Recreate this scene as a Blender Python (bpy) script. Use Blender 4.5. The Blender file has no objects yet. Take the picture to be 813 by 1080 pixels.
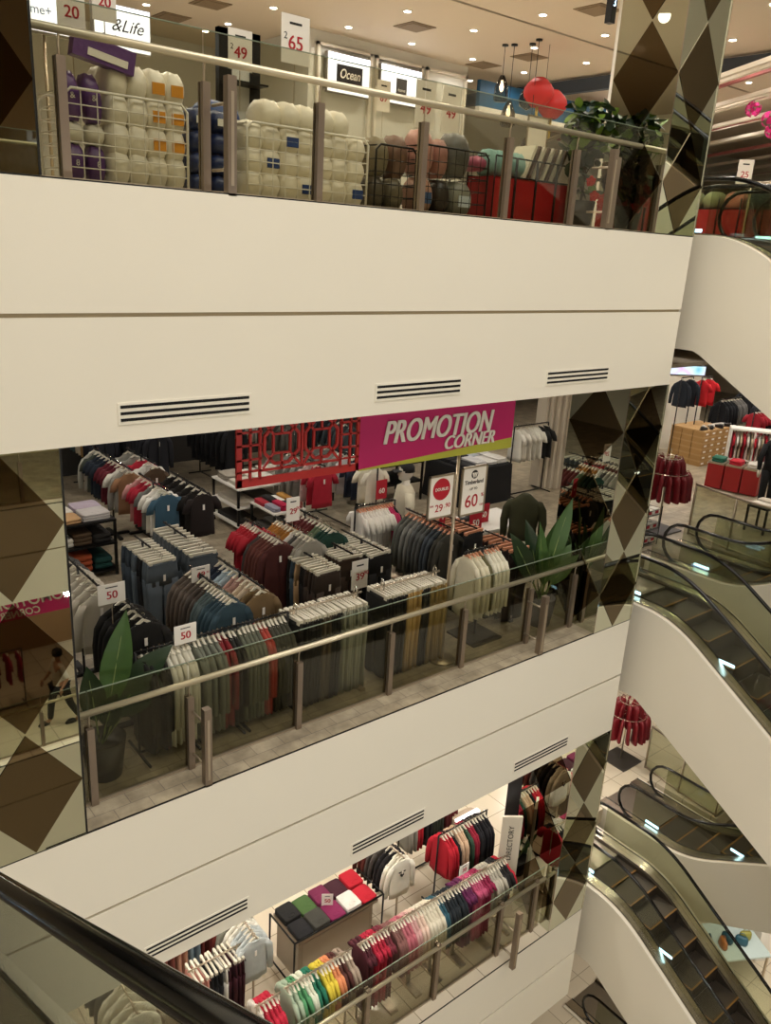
import bpy, math, random
from mathutils import Vector, Matrix
random.seed(7)
SC = bpy.context.scene
COL = SC.collection
pi = math.pi
F = 5.0                     # storey height; mid floor is z=0, upper floor z=F, lower floor z=-F
CZ = 3.24                   # clear height under each fascia

# ------------------------------------------------------------------ camera
cd = bpy.data.cameras.new('camera'); cam = bpy.data.objects.new('camera', cd); COL.objects.link(cam)
yaw, pit, rol = 0.6956, 0.3184, 0.0593
fw = Vector((math.sin(yaw)*math.cos(pit), math.cos(yaw)*math.cos(pit), -math.sin(pit)))
rt = Vector((math.cos(yaw), -math.sin(yaw), 0)); up = rt.cross(fw)
rt2 = rt*math.cos(rol)+up*math.sin(rol); up2 = -rt*math.sin(rol)+up*math.cos(rol)
cam.matrix_world = Matrix(((rt2.x, up2.x, -fw.x, 0), (rt2.y, up2.y, -fw.y, -5.66), (rt2.z, up2.z, -fw.z, 4.718), (0, 0, 0, 1)))
cd.sensor_fit = 'VERTICAL'; cd.sensor_height = 36; cd.lens = 858.9/1080*36; cd.clip_start = .05
SC.camera = cam
# ------------------------------------------------------------------ world, lights, exposure
w = bpy.data.worlds.new('world'); SC.world = w; w.use_nodes = True
w.node_tree.nodes['Background'].inputs[0].default_value = (1, .93, .82, 1)
w.node_tree.nodes['Background'].inputs[1].default_value = .05
SC.view_settings.view_transform = 'Standard'; SC.view_settings.look = 'None'
SC.view_settings.gamma = 1; SC.view_settings.use_curve_mapping = False
SC.view_settings.exposure = 0
def area(name, loc, sx, sy, power, col=(1, .92, .82), rot=(0, 0, 0)):
    l = bpy.data.lights.new(name, 'AREA'); l.shape = 'RECTANGLE'; l.size = sx; l.size_y = sy
    l.energy = power; l.color = col
    o = bpy.data.objects.new(name, l); COL.objects.link(o); o.location = loc; o.rotation_euler = rot
    return o
area('atrium_light', (5, -4.4, 16.4), 18, 8, 1820, (1, .985, 1.0))
def spots(name, xs, ys, z, power, col=(1, .93, .84), rx=0):
    d = bpy.data.lights.new(name, 'SPOT'); d.energy = power; d.color = col; d.spot_size = 2.75; d.spot_blend = .6; d.shadow_soft_size = .09
    for x in xs:
        for y in ys:
            o = bpy.data.objects.new(name, d); COL.objects.link(o); o.location = (x, y, z); o.rotation_euler.x = rx
spots('upper_floor_downlight', (3.4, 4.9, 6.4, 7.9, 9.4, 10.85, 12.4, 13.9, 15.6, 17.2, 19), (1.3, 2.75, 4.22, 5.77, 7.37), F+3.2, 56)
spots('middle_floor_downlight', (1.5, 3.5, 5.5, 7.5, 9.5, 11.5), (1.6, 3.6, 5.6, 7.8), 3.2, 42)
spots('middle_sports_downlight', (14.5, 16.5, 18.5, 20.5, 22.5), (1, 3, 5, 7), 3.2, 75)
spots('lower_floor_downlight', (1.5, 3.5, 5.5, 7.5, 9.5, 11.5, 13.5), (1.0, 2.8, 5), -F+3.2, 85)
spots('far_side_downlight', (1, 3.5, 6, 8.5), (-10.5,), -F+3.2, 90)
spots('far_side_downlight', (1, 3.5, 6, 8.5), (-10.5,), 3.2, 60)
spots('added_fascia_fill', (.5, 2.5, 4.5, 6.5, 8.5), (-8.98,), 3.1, 125, (1, .98, .95), 1.0)  # added fill spots, no real fittings, tilted across the atrium to brighten the fascias
spots('added_fascia_fill', (.5, 2.5, 4.5, 6.5, 8.5), (-8.98,), -1.9, 105, (1, .98, .95), 1.0)  # second row of this added fill, one storey lower
area('ground_light', (14, -2, -F-1.9), 6, 5, 200)

# ------------------------------------------------------------------ materials
def hexl(h):
    h = h.lstrip('#'); c = [int(h[i:i+2], 16)/255 for i in (0, 2, 4)]
    return tuple(x/12.92 if x <= .04045 else ((x+.055)/1.055)**2.4 for x in c)
MC = {}
def mat(name, hx, rough=.6, metal=0, noise=0, scale=20, emit=0, trans=0, coat=0, bump=0):
    if name in MC: return MC[name]
    m = bpy.data.materials.new(name); m.use_nodes = True; MC[name] = m
    nt = m.node_tree; b = nt.nodes['Principled BSDF']; c = hexl(hx)
    b.inputs['Base Color'].default_value = (*c, 1)
    b.inputs['Roughness'].default_value = rough; b.inputs['Metallic'].default_value = metal
    if coat: b.inputs['Coat Weight'].default_value = coat
    if emit:
        b.inputs['Emission Color'].default_value = (*c, 1); b.inputs['Emission Strength'].default_value = emit
    if noise or bump:
        tc = nt.nodes.new('ShaderNodeTexCoord'); n = nt.nodes.new('ShaderNodeTexNoise')
        n.inputs['Scale'].default_value = scale; n.inputs['Detail'].default_value = 3
        nt.links.new(tc.outputs['Object'], n.inputs['Vector'])
        if noise:
            r = nt.nodes.new('ShaderNodeMix'); r.data_type = 'RGBA'
            r.inputs[6].default_value = (*[x*(1-noise) for x in c], 1); r.inputs[7].default_value = (*[min(1, x*(1+noise)) for x in c], 1)
            nt.links.new(n.outputs['Fac'], r.inputs[0]); nt.links.new(r.outputs[2], b.inputs['Base Color'])
        if bump:
            bp = nt.nodes.new('ShaderNodeBump'); bp.inputs['Strength'].default_value = bump; bp.inputs['Distance'].default_value = .02
            nt.links.new(n.outputs['Fac'], bp.inputs['Height']); nt.links.new(bp.outputs['Normal'], b.inputs['Normal'])
    return m
def cloth(hx): return mat('cloth_'+hx.strip('#'), hx, .9, 0, .12, 9, bump=.25)
def glassmat(name, tint, refl=1.0):
    if name in MC: return MC[name]
    m = bpy.data.materials.new(name); m.use_nodes = True; MC[name] = m; nt = m.node_tree
    nt.nodes.clear(); o = nt.nodes.new('ShaderNodeOutputMaterial'); t = nt.nodes.new('ShaderNodeBsdfTransparent')
    g = nt.nodes.new('ShaderNodeBsdfGlossy'); g.inputs['Roughness'].default_value = .015
    t.inputs[0].default_value = (*hexl(tint), 1); lw = nt.nodes.new('ShaderNodeLayerWeight'); lw.inputs[0].default_value = .5
    p = nt.nodes.new('ShaderNodeMath'); p.operation = 'POWER'; p.inputs[1].default_value = 5
    k = nt.nodes.new('ShaderNodeMath'); k.operation = 'MULTIPLY_ADD'; k.inputs[1].default_value = .9; k.inputs[2].default_value = .035
    mx = nt.nodes.new('ShaderNodeMixShader'); nt.links.new(lw.outputs['Facing'], p.inputs[0]); nt.links.new(p.outputs[0], k.inputs[0]); nt.links.new(k.outputs[0], mx.inputs[0])
    nt.links.new(t.outputs[0], mx.inputs[1]); nt.links.new(g.outputs[0], mx.inputs[2]); nt.links.new(mx.outputs[0], o.inputs[0])
    return m
M_CREAM = mat('cream_paint', '#e9e3d2', .55, noise=.02, scale=.8)
M_CREAM2 = mat('cream_escalator_cladding', '#e6dfce', .45)
M_CEIL = mat('ceiling_paint', '#c8bba8', .7)
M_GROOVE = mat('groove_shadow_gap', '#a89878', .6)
M_BLACK = mat('black_metal', '#0d0c0b', .4, .3)
M_RUB = mat('black_rubber', '#030303', .14)
M_SLOT = mat('vent_slot', '#060606', .9)
M_STEEL = mat('brushed_steel', '#b9ab95', .35, .75, noise=.08, scale=3)
M_CHROME = mat('chrome', '#d8d4cc', .12, 1)
M_BRONZE = mat('bronze_post', '#8f8070', .35, .7)
M_RAIL = mat('champagne_handrail', '#c4baa0', .3, .7)
M_MIR = mat('clear_mirror', '#d6dacb', .01, 1)
M_BMIR = mat('bronze_mirror', '#6c5f4a', .02, 1)
M_GLASS = glassmat('green_tinted_glass', '#e6e5da')
M_GLASS2 = glassmat('escalator_glass', '#e6e8dc')
M_WHITE = mat('white_plastic', '#e8e4da', .45)
M_PAPER = mat('white_card', '#eee9df', .6)
M_RED = mat('sign_red', '#b5152b', .5)
M_INK = mat('ink_black', '#16120f', .6)
M_MAG = mat('banner_magenta', '#c01766', .5)
M_LIME = mat('banner_lime', '#b7b942', .5)
M_LITE = mat('downlight_lens', '#fff3dc', .5, emit=14)
M_DARKW = mat('dark_wall', '#2a2622', .8)
M_WOOD = mat('wood_shelf', '#7d5a3a', .5, noise=.15, scale=6)

def stonefloor():
    m = bpy.data.materials.new('grey_brown_floor_tile'); m.use_nodes = True; nt = m.node_tree; b = nt.nodes['Principled BSDF']
    tc = nt.nodes.new('ShaderNodeTexCoord'); br = nt.nodes.new('ShaderNodeTexBrick'); n = nt.nodes.new('ShaderNodeTexNoise')
    br.inputs['Scale'].default_value = 1.6; br.inputs['Color1'].default_value = (*hexl('#b3a891'), 1); br.inputs['Color2'].default_value = (*hexl('#a39882'), 1)
    br.inputs['Mortar'].default_value = (*hexl('#80776a'), 1); br.inputs['Mortar Size'].default_value = .006
    n.inputs['Scale'].default_value = 3.5; n.inputs['Detail'].default_value = 6; n.inputs['Roughness'].default_value = .65
    mx = nt.nodes.new('ShaderNodeMix'); mx.data_type = 'RGBA'; mx.blend_type = 'MULTIPLY'; mx.inputs[0].default_value = 1
    rp = nt.nodes.new('ShaderNodeValToRGB'); rp.color_ramp.elements[0].position = .3; rp.color_ramp.elements[0].color = (.5, .48, .45, 1)
    rp.color_ramp.elements[1].position = .7; rp.color_ramp.elements[1].color = (1.15, 1.12, 1.08, 1)
    nt.links.new(tc.outputs['Object'], br.inputs[0]); nt.links.new(tc.outputs['Object'], n.inputs['Vector'])
    nt.links.new(n.outputs['Fac'], rp.inputs[0]); nt.links.new(br.outputs[0], mx.inputs[6]); nt.links.new(rp.outputs[0], mx.inputs[7])
    nt.links.new(mx.outputs[2], b.inputs['Base Color']); b.inputs['Roughness'].default_value = .35
    return m
M_FLOOR = stonefloor()
def tilefloor(name, c1, c2, mort, sc, rough):
    m = bpy.data.materials.new(name); m.use_nodes = True; nt = m.node_tree; b = nt.nodes['Principled BSDF']
    tc = nt.nodes.new('ShaderNodeTexCoord'); br = nt.nodes.new('ShaderNodeTexBrick'); br.offset = 0
    br.inputs['Scale'].default_value = sc; br.inputs['Color1'].default_value = (*hexl(c1), 1); br.inputs['Color2'].default_value = (*hexl(c2), 1)
    br.inputs['Mortar'].default_value = (*hexl(mort), 1); br.inputs['Mortar Size'].default_value = .006
    br.inputs['Brick Width'].default_value = .5; br.inputs['Row Height'].default_value = .5
    nt.links.new(tc.outputs['Object'], br.inputs[0]); nt.links.new(br.outputs[0], b.inputs['Base Color']); b.inputs['Roughness'].default_value = rough
    return m
M_FLOOR2 = tilefloor('cream_polished_tile', '#d9cdb6', '#d2c6ae', '#9d907b', .85, .18)

# ------------------------------------------------------------------ mesh builder
class B:
    def __init__(s): s.v = []; s.f = []; s.m = []; s.mats = []; s.sm = []
    def mi(s, m):
        if m not in s.mats: s.mats.append(m)
        return s.mats.index(m)
    def add(s, vs, fs, m, sm=False):
        o = len(s.v); s.v += [tuple(v) for v in vs]; i = s.mi(m)
        for f in fs: s.f.append([o+k for k in f]); s.m.append(i); s.sm.append(sm)
        return s
    def box(s, a, b, m):
        x0, y0, z0 = a; x1, y1, z1 = b
        return s.add([(x0,y0,z0),(x1,y0,z0),(x1,y1,z0),(x0,y1,z0),(x0,y0,z1),(x1,y0,z1),(x1,y1,z1),(x0,y1,z1)],
            [(0,3,2,1),(4,5,6,7),(0,1,5,4),(1,2,6,5),(2,3,7,6),(3,0,4,7)], m)
    def rbox(s, c, d, m, rz=0, ry=0, rx=0):
        R = Matrix.Rotation(rz, 3, 'Z') @ Matrix.Rotation(ry, 3, 'Y') @ Matrix.Rotation(rx, 3, 'X'); c = Vector(c); h = [k/2 for k in d]
        vs = [c + R @ Vector((sx*h[0], sy*h[1], sz*h[2])) for sz in (-1, 1) for sx, sy in ((-1,-1),(1,-1),(1,1),(-1,1))]
        return s.add(vs, [(0,3,2,1),(4,5,6,7),(0,1,5,4),(1,2,6,5),(2,3,7,6),(3,0,4,7)], m)
    def tube(s, pts, r, m, n=8, closed=False):
        pts = [Vector(p) for p in pts]; vs = []; fs = []; N = len(pts)
        rr = r if isinstance(r, (list, tuple)) else [r]*N
        pv = None
        for i, p in enumerate(pts):
            a = pts[(i+1) % N] if (i < N-1 or closed) else p; b = pts[i-1] if (i > 0 or closed) else p
            t = (a-b).normalized()
            if pv is None:
                q = Vector((0, 0, 1)) if abs(t.z) < .9 else Vector((1, 0, 0)); u = t.cross(q).normalized()
            else: u = (pv - t*pv.dot(t)).normalized()
            pv = u; w_ = t.cross(u)
            for k in range(n): an = 2*pi*k/n; vs.append(p + (u*math.cos(an)+w_*math.sin(an))*rr[i])
        for i in range(N if closed else N-1):
            for k in range(n): fs.append((i*n+k, i*n+(k+1) % n, ((i+1) % N)*n+(k+1) % n, ((i+1) % N)*n+k))
        if not closed: fs += [tuple(range(n-1, -1, -1)), tuple((N-1)*n+k for k in range(n))]
        return s.add(vs, fs, m, n > 5)
    def cyl(s, c, r, h, m, n=16, r2=None): return s.tube([c, (c[0], c[1], c[2]+h)], [r, r if r2 is None else r2], m, n)
    def rings(s, rings, m, sm=True, cap=True):
        n = len(rings[0]); vs = [p for r in rings for p in r]; fs = []
        for i in range(len(rings)-1):
            for k in range(n): fs.append((i*n+k, i*n+(k+1) % n, (i+1)*n+(k+1) % n, (i+1)*n+k))
        if cap: fs += [tuple(range(n-1, -1, -1)), tuple((len(rings)-1)*n+k for k in range(n))]
        return s.add(vs, fs, m, sm)
    def lathe(s, c, prof, m, n=16):
        return s.rings([[(c[0]+r*math.cos(2*pi*k/n), c[1]+r*math.sin(2*pi*k/n), c[2]+z) for k in range(n)] for r, z in prof], m)
    def prism(s, poly, axis, a, b, m):
        def P(p, t): return {'x': (t, p[0], p[1]), 'y': (p[0], t, p[1]), 'z': (p[0], p[1], t)}[axis]
        n = len(poly); vs = [P(p, a) for p in poly]+[P(p, b) for p in poly]
        return s.add(vs, [tuple(range(n-1, -1, -1)), tuple(range(n, 2*n))]+[(i, (i+1) % n, n+(i+1) % n, n+i) for i in range(n)], m)
    def mesh(s, name):
        me = bpy.data.meshes.new(name); me.from_pydata(s.v, [], s.f)
        for m in s.mats: me.materials.append(m)
        me.polygons.foreach_set('material_index', s.m); me.polygons.foreach_set('use_smooth', s.sm)
        import bmesh
        bm = bmesh.new(); bm.from_mesh(me); bmesh.ops.recalc_face_normals(bm, faces=bm.faces); bm.to_mesh(me); bm.free()
        me.update(); return me
    def obj(s, name, parent=None, loc=None, rz=0):
        o = bpy.data.objects.new(name, s.mesh(name)); COL.objects.link(o)
        if parent: o.parent = parent
        if loc: o.location = loc
        if rz: o.rotation_euler.z = rz
        return o
def tag(o, label, cat, group=None, kind=None):
    o['label'] = label; o['category'] = cat
    if group: o['group'] = group
    if kind: o['kind'] = kind
    return o
def thing(name, label, cat, loc=(0, 0, 0), rz=0, group=None):
    o = bpy.data.objects.new(name, None); COL.objects.link(o); o.location = loc; o.rotation_euler.z = rz; o.empty_display_size = .1
    return tag(o, label, cat, group)
def link(me, name, parent=None, loc=(0, 0, 0), rot=(0, 0, 0)):
    o = bpy.data.objects.new(name, me); COL.objects.link(o); o.location = loc; o.rotation_euler = rot
    if parent: o.parent = parent
    return o
def struct(o, label=None):
    o['kind'] = 'structure'
    if label: o['label'] = label
    return o
FONTC = {}
def text(parent, s, loc, size, m, rz=0, shear=0, ext=.003, align='CENTER', name='lettering', rx=pi/2, sx=1, bold=0):
    c = bpy.data.curves.new(name, 'FONT'); c.body = s; c.size = size; c.extrude = ext; c.align_x = align; c.align_y = 'CENTER'; c.shear = shear; c.offset = bold*size
    t = bpy.data.objects.new(name, c); COL.objects.link(t)
    bpy.context.view_layer.update()
    me = bpy.data.meshes.new_from_object(t); bpy.data.objects.remove(t)
    me.materials.clear(); me.materials.append(m)
    o = bpy.data.objects.new(name, me); COL.objects.link(o); o.parent = parent; o.location = loc
    o.rotation_euler = (rx, 0, rz); o.scale.x = sx
    return o

# ------------------------------------------------------------------ structure: slabs, fascias
XL, XR = -3.0, 9.21
def fascia(zt, ys=0, sg=1, nm='wall_front'):
    """cream band under a floor edge; sg=+1 slab lies towards +Y"""
    b = B(); x0, x1 = XL, XR
    def bx(z0, z1, d0): 
        ya, yb = (ys+d0*sg, ys+.30*sg); b.box((x0, min(ya, yb), z0), (x1, max(ya, yb), z1), M_CREAM)
    bx(zt-.845, zt-.012, 0); bx(zt-1.76, zt-.875, 0)
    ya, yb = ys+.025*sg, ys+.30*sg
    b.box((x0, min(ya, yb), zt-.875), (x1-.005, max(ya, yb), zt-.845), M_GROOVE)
    ya, yb = ys+.0*sg, ys+.30*sg
    b.box((x0, min(ya, yb), zt-.012), (x1, max(ya, yb), zt-.002), M_BLACK)
    return struct(b.obj(nm))
def vents(parent, zt, xs):
    for x0, x1 in xs:
        b = B(); b.box((x0-.02, -.006, zt-1.635), (x1+.02, .004, zt-1.475), M_CREAM)
        for k in range(3): z = zt-1.612+k*.048; b.box((x0, -.008, z), (x1, -.002, z+.022), M_SLOT)
        b.obj('vent_grille', parent)
for i, (zt, xs) in enumerate(((F, ((2.19, 3.24), (4.54, 5.57), (6.86, 7.91))), (0, ((-.1, .9), (2.2, 3.24), (4.54, 5.57), (7.12, 8.17))), (-F, ()))):
    f = fascia(zt); vents(f, zt, xs)
# slabs with ceilings below
def slab(zt, mfl, y1=14, xe=30):
    b = B(); b.box((XL, .012, zt-.30), (XR, y1, zt-.0), mfl); b.box((XR, .9, zt-.30), (9.63, y1, zt), mfl); b.box((9.63, 1.3, zt-.30), (13.0, y1, zt), mfl)
    b.box((13.0, -.1, zt-.30), (xe, y1, zt), mfl)
    struct(b.obj('floor'))
    c = B(); c.box((XL, .30, zt-1.76), (XR, y1, zt-1.70), M_CEIL); c.box((XR, .9, zt-1.76), (13.0, y1, zt-1.70), M_CEIL); c.box((13.0, -.1, zt-1.76), (xe, y1, zt-1.70), M_CEIL)
    struct(c.obj('ceiling'))
slab(F, M_FLOOR2); slab(0, M_FLOOR); slab(-F, M_FLOOR2)
c = B(); c.box((XL, .0, F+3.24), (30, 4.72, F+3.3), M_CEIL); c.box((XL, 4.80, F+3.24), (30, 14, F+3.3), M_CEIL); c.box((XL, 4.70, F+3.30), (30, 4.82, F+3.33), M_BLACK)
struct(c.obj('ceiling'))
b = B(); b.box((XL, 0, F+3.24), (9.4, .3, 17), M_CREAM); struct(b.obj('wall_front'))
b = B(); b.box((-4, -8.95, 17), (30, .9, 17.1), M_CEIL); struct(b.obj('ceiling'))
b = B(); b.box((-4, -9.3, -10.3), (30, 14, -10.0), M_FLOOR2); struct(b.obj('floor'))
# back and side walls of each storey
for zt, yb, m in ((F, 11, mat('pale_wall', '#cfcfc8', .7)), (0, 10.2, M_DARKW), (-F, 9, M_CREAM)):
    b = B(); b.box((XL, yb, zt), (13.2 if zt == 0 else 30, yb+.2, zt+CZ), m); struct(b.obj('wall_back'))
b = B(); b.box((13.2, 13.8, 0), (30, 14, CZ), M_DARKW); struct(b.obj('wall_back'))
b = B(); b.box((XL-.2, -9.2, -10), (XL, 14, 17), M_CREAM); struct(b.obj('wall_left'))
b = B(); b.box((30, -9.2, -10), (30.2, 14, 17), M_CREAM); struct(b.obj('wall_right'))
# room block at upper floor carrying the light boxes
b = B(); b.box((9.0, 8.0, F), (12.9, 10.9, F+3.24), mat('pale_wall', '#cfcfc8')); struct(b.obj('wall_back'))
# opposite side of the atrium (seen in the mirrors)
for zt in (F, 0, -F):
    fascia(zt, -8.65, -1, 'wall_behind')
    b = B(); b.box((XL, -13, zt-.3), (30, -8.68, zt), M_FLOOR2 if zt else M_FLOOR); struct(b.obj('floor'))
    b = B(); b.box((XL, -13, zt-1.76), (30, -8.97, zt-1.70), M_CEIL); struct(b.obj('ceiling'))
b = B(); b.box((XL, -8.95, -8.2), (XR, -8.65, -6.76), M_CREAM)
for x in (1.2, 3.6, 6.0):
    for k in range(3): b.box((x, -8.648, -7.3+.05*k), (x+1.0, -8.642, -7.275+.05*k), M_SLOT)
struct(b.obj('wall_behind'))
b = B(); b.box((XL, -13.2, -10), (30, -13, 17), mat('warm_back_wall', '#8a6a48', .7)); struct(b.obj('wall_behind'))
b = B(); b.box((XL, -8.95, F+3.24), (30, -8.65, 17), M_CREAM); struct(b.obj('wall_behind'))
b = B(); b.box((9.21, .6, F+3.3), (30, .9, 17), M_CREAM); struct(b.obj('wall_front'))

# ------------------------------------------------------------------ mirrored columns
def panel_face(parent, O, U, cw, z0, z1, N):
    """clear mirror sheet with bronze diamonds; O corner, U unit along width, N outward normal"""
    O, U, N = Vector(O), Vector(U), Vector(N)
    h = 1.08; nrow = 3; k = (z1-z0)/(nrow*h)
    b = B()
    for r in range(nrow):
        zc = z0+h*(r+.5)
        pts = [O+U*cw/2+Vector((0, 0, zc-h/2)), O+U*cw+Vector((0, 0, zc)), O+U*cw/2+Vector((0, 0, zc+h/2)), O+Vector((0, 0, zc))]
        cn = O+U*cw/2+Vector((0, 0, zc)); pts = [cn+(p-cn)*.985 for p in pts]
        d = B(); d.add([p+N*.001 for p in pts]+[p+N*.006 for p in pts], [(0,1,2,3),(4,5,6,7),(0,1,5,4),(1,2,6,5),(2,3,7,6),(3,0,4,7)], M_BMIR)
        d.obj('diamond_panel', parent)
def column(x0, y0, cw, cd_, zt, label, sides):
    t = thing('mirrored_column', label, 'column', (x0, y0, zt)); t.location = (0, 0, 0)
    b = B(); b.box((x0, y0, zt), (x0+cw, y0+cd_, zt+3.24), M_MIR); b.obj('mirror_cladding', t)
    panel_face(t, (x0, y0, 0), (1, 0, 0), cw, zt, zt+3.24, (0, -1, 0))
    if 'l' in sides: panel_face(t, (x0, y0, 0), (0, 1, 0), cd_, zt, zt+3.24, (-1, 0, 0))
    if 'r' in sides: panel_face(t, (x0+cw, y0, 0), (0, 1, 0), cd_, zt, zt+3.24, (1, 0, 0))
    e = B()
    for x in (x0, x0+cw): e.box((x-.006, y0-.008, zt), (x+.006, y0+.004, zt+3.24), M_CHROME if x > 5 else M_BLACK)
    e.obj('edge_trim', t); t['kind'] = 'structure'
    return t
for zt, wl in ((F, 'top'), (0, 'middle'), (-F, 'bottom')):
    column(8.41, -.001, .80, .84, zt, f'mirror-clad column with brown diamonds right of the {wl} shop floor front, beside the escalators', 'lr')
    if zt >= 0: column(.95, -.001, .80, .84, zt, f'mirror-clad column with brown diamonds at the left edge on the {wl} floor', 'r')

# ------------------------------------------------------------------ glass balustrades
def balustrade(zt, y, x0, x1, xs, label, sz=.75, pair=(), y_to=None):
    t = thing('glass_balustrade', label, 'balustrade', (0, 0, 0))
    xx = [x0]+list(xs)+[x1]
    for a, c in zip(xx, xx[1:]):
        g = B(); g.box((a+.006, y-.006, zt+.02), (c-.006, y+.006, zt+1.09), M_GLASS); g.box((a+.006, y-.0062, zt+1.086), (c-.006, y+.0062, zt+1.092), mat('glass_edge', '#6f7b66', .4)); g.obj('glass_pane', t)
    for x in xx[:-1]+([x1] if x1 not in xx[:-1] else []):
        if x == x1: continue
        p = B(); p.box((x-.03, y-.05, zt), (x+.03, y-.008, zt+sz), M_BRONZE); p.box((x-.03, y+.008, zt), (x+.03, y+.03, zt+sz), M_BRONZE)
        p.obj('post', t)
    for x in pair:
        p = B(); p.box((x-.035, y-.34, zt-.02), (x+.035, y-.27, zt+sz+.02), M_BRONZE); p.box((x-.012, y-.345, zt+.05), (x+.012, y-.34, zt+sz-.08), M_STEEL)
        for z in (.16, .6): p.tube([(x, y-.28, zt+z), (x, y-.04, zt+z)], .012, M_STEEL, 6)
        p.obj('barrier_post', t)
    h = B(); h.tube([(x0, y-.03, zt+.90), (x1, y-.03, zt+.90)], .028, M_RAIL, 12)
    for x in xx[1:-1]: h.tube([(x, y-.03, zt+.90), (x, y-.01, zt+.82), (x, y-.01, zt+.74)], .008, M_STEEL, 6)
    h.obj('handrail', t)
    k = B(); k.box((x0, y-.02, zt), (x1, y+.02, zt+.02), M_STEEL); k.obj('base_channel', t)
    return t
balustrade(0, .34, 1.78, 8.38, (1.93, 2.83, 4.0, 5.18, 6.28, 7.42, 8.28), 'glass balustrade with brown posts along the middle floor edge', pair=(2.85, 7.36))
balustrade(F, .34, 1.78, 8.38, (2.02, 3.05, 4.06, 5.18, 6.28, 7.3, 8.0), 'glass balustrade with brown posts in front of the bedding bins on the top floor', pair=(3.1, 7.55))
balustrade(-F, .2, .2, 8.38, (1.5, 2.7, 3.87, 5.05, 6.23, 7.45, 8.2), 'glass balustrade with slim posts along the bottom shop floor edge', sz=.95, pair=(7.5,))
for zt in (-F, 0, F):
    t = balustrade(zt, -8.9, 1.2, 9.0, (2.6, 3.8, 5.0, 6.2, 7.4), 'glass balustrade across the atrium on the %s floor, seen only in mirrors' % {-F: 'bottom', 0: 'middle', F: 'top'}[zt])

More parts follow.
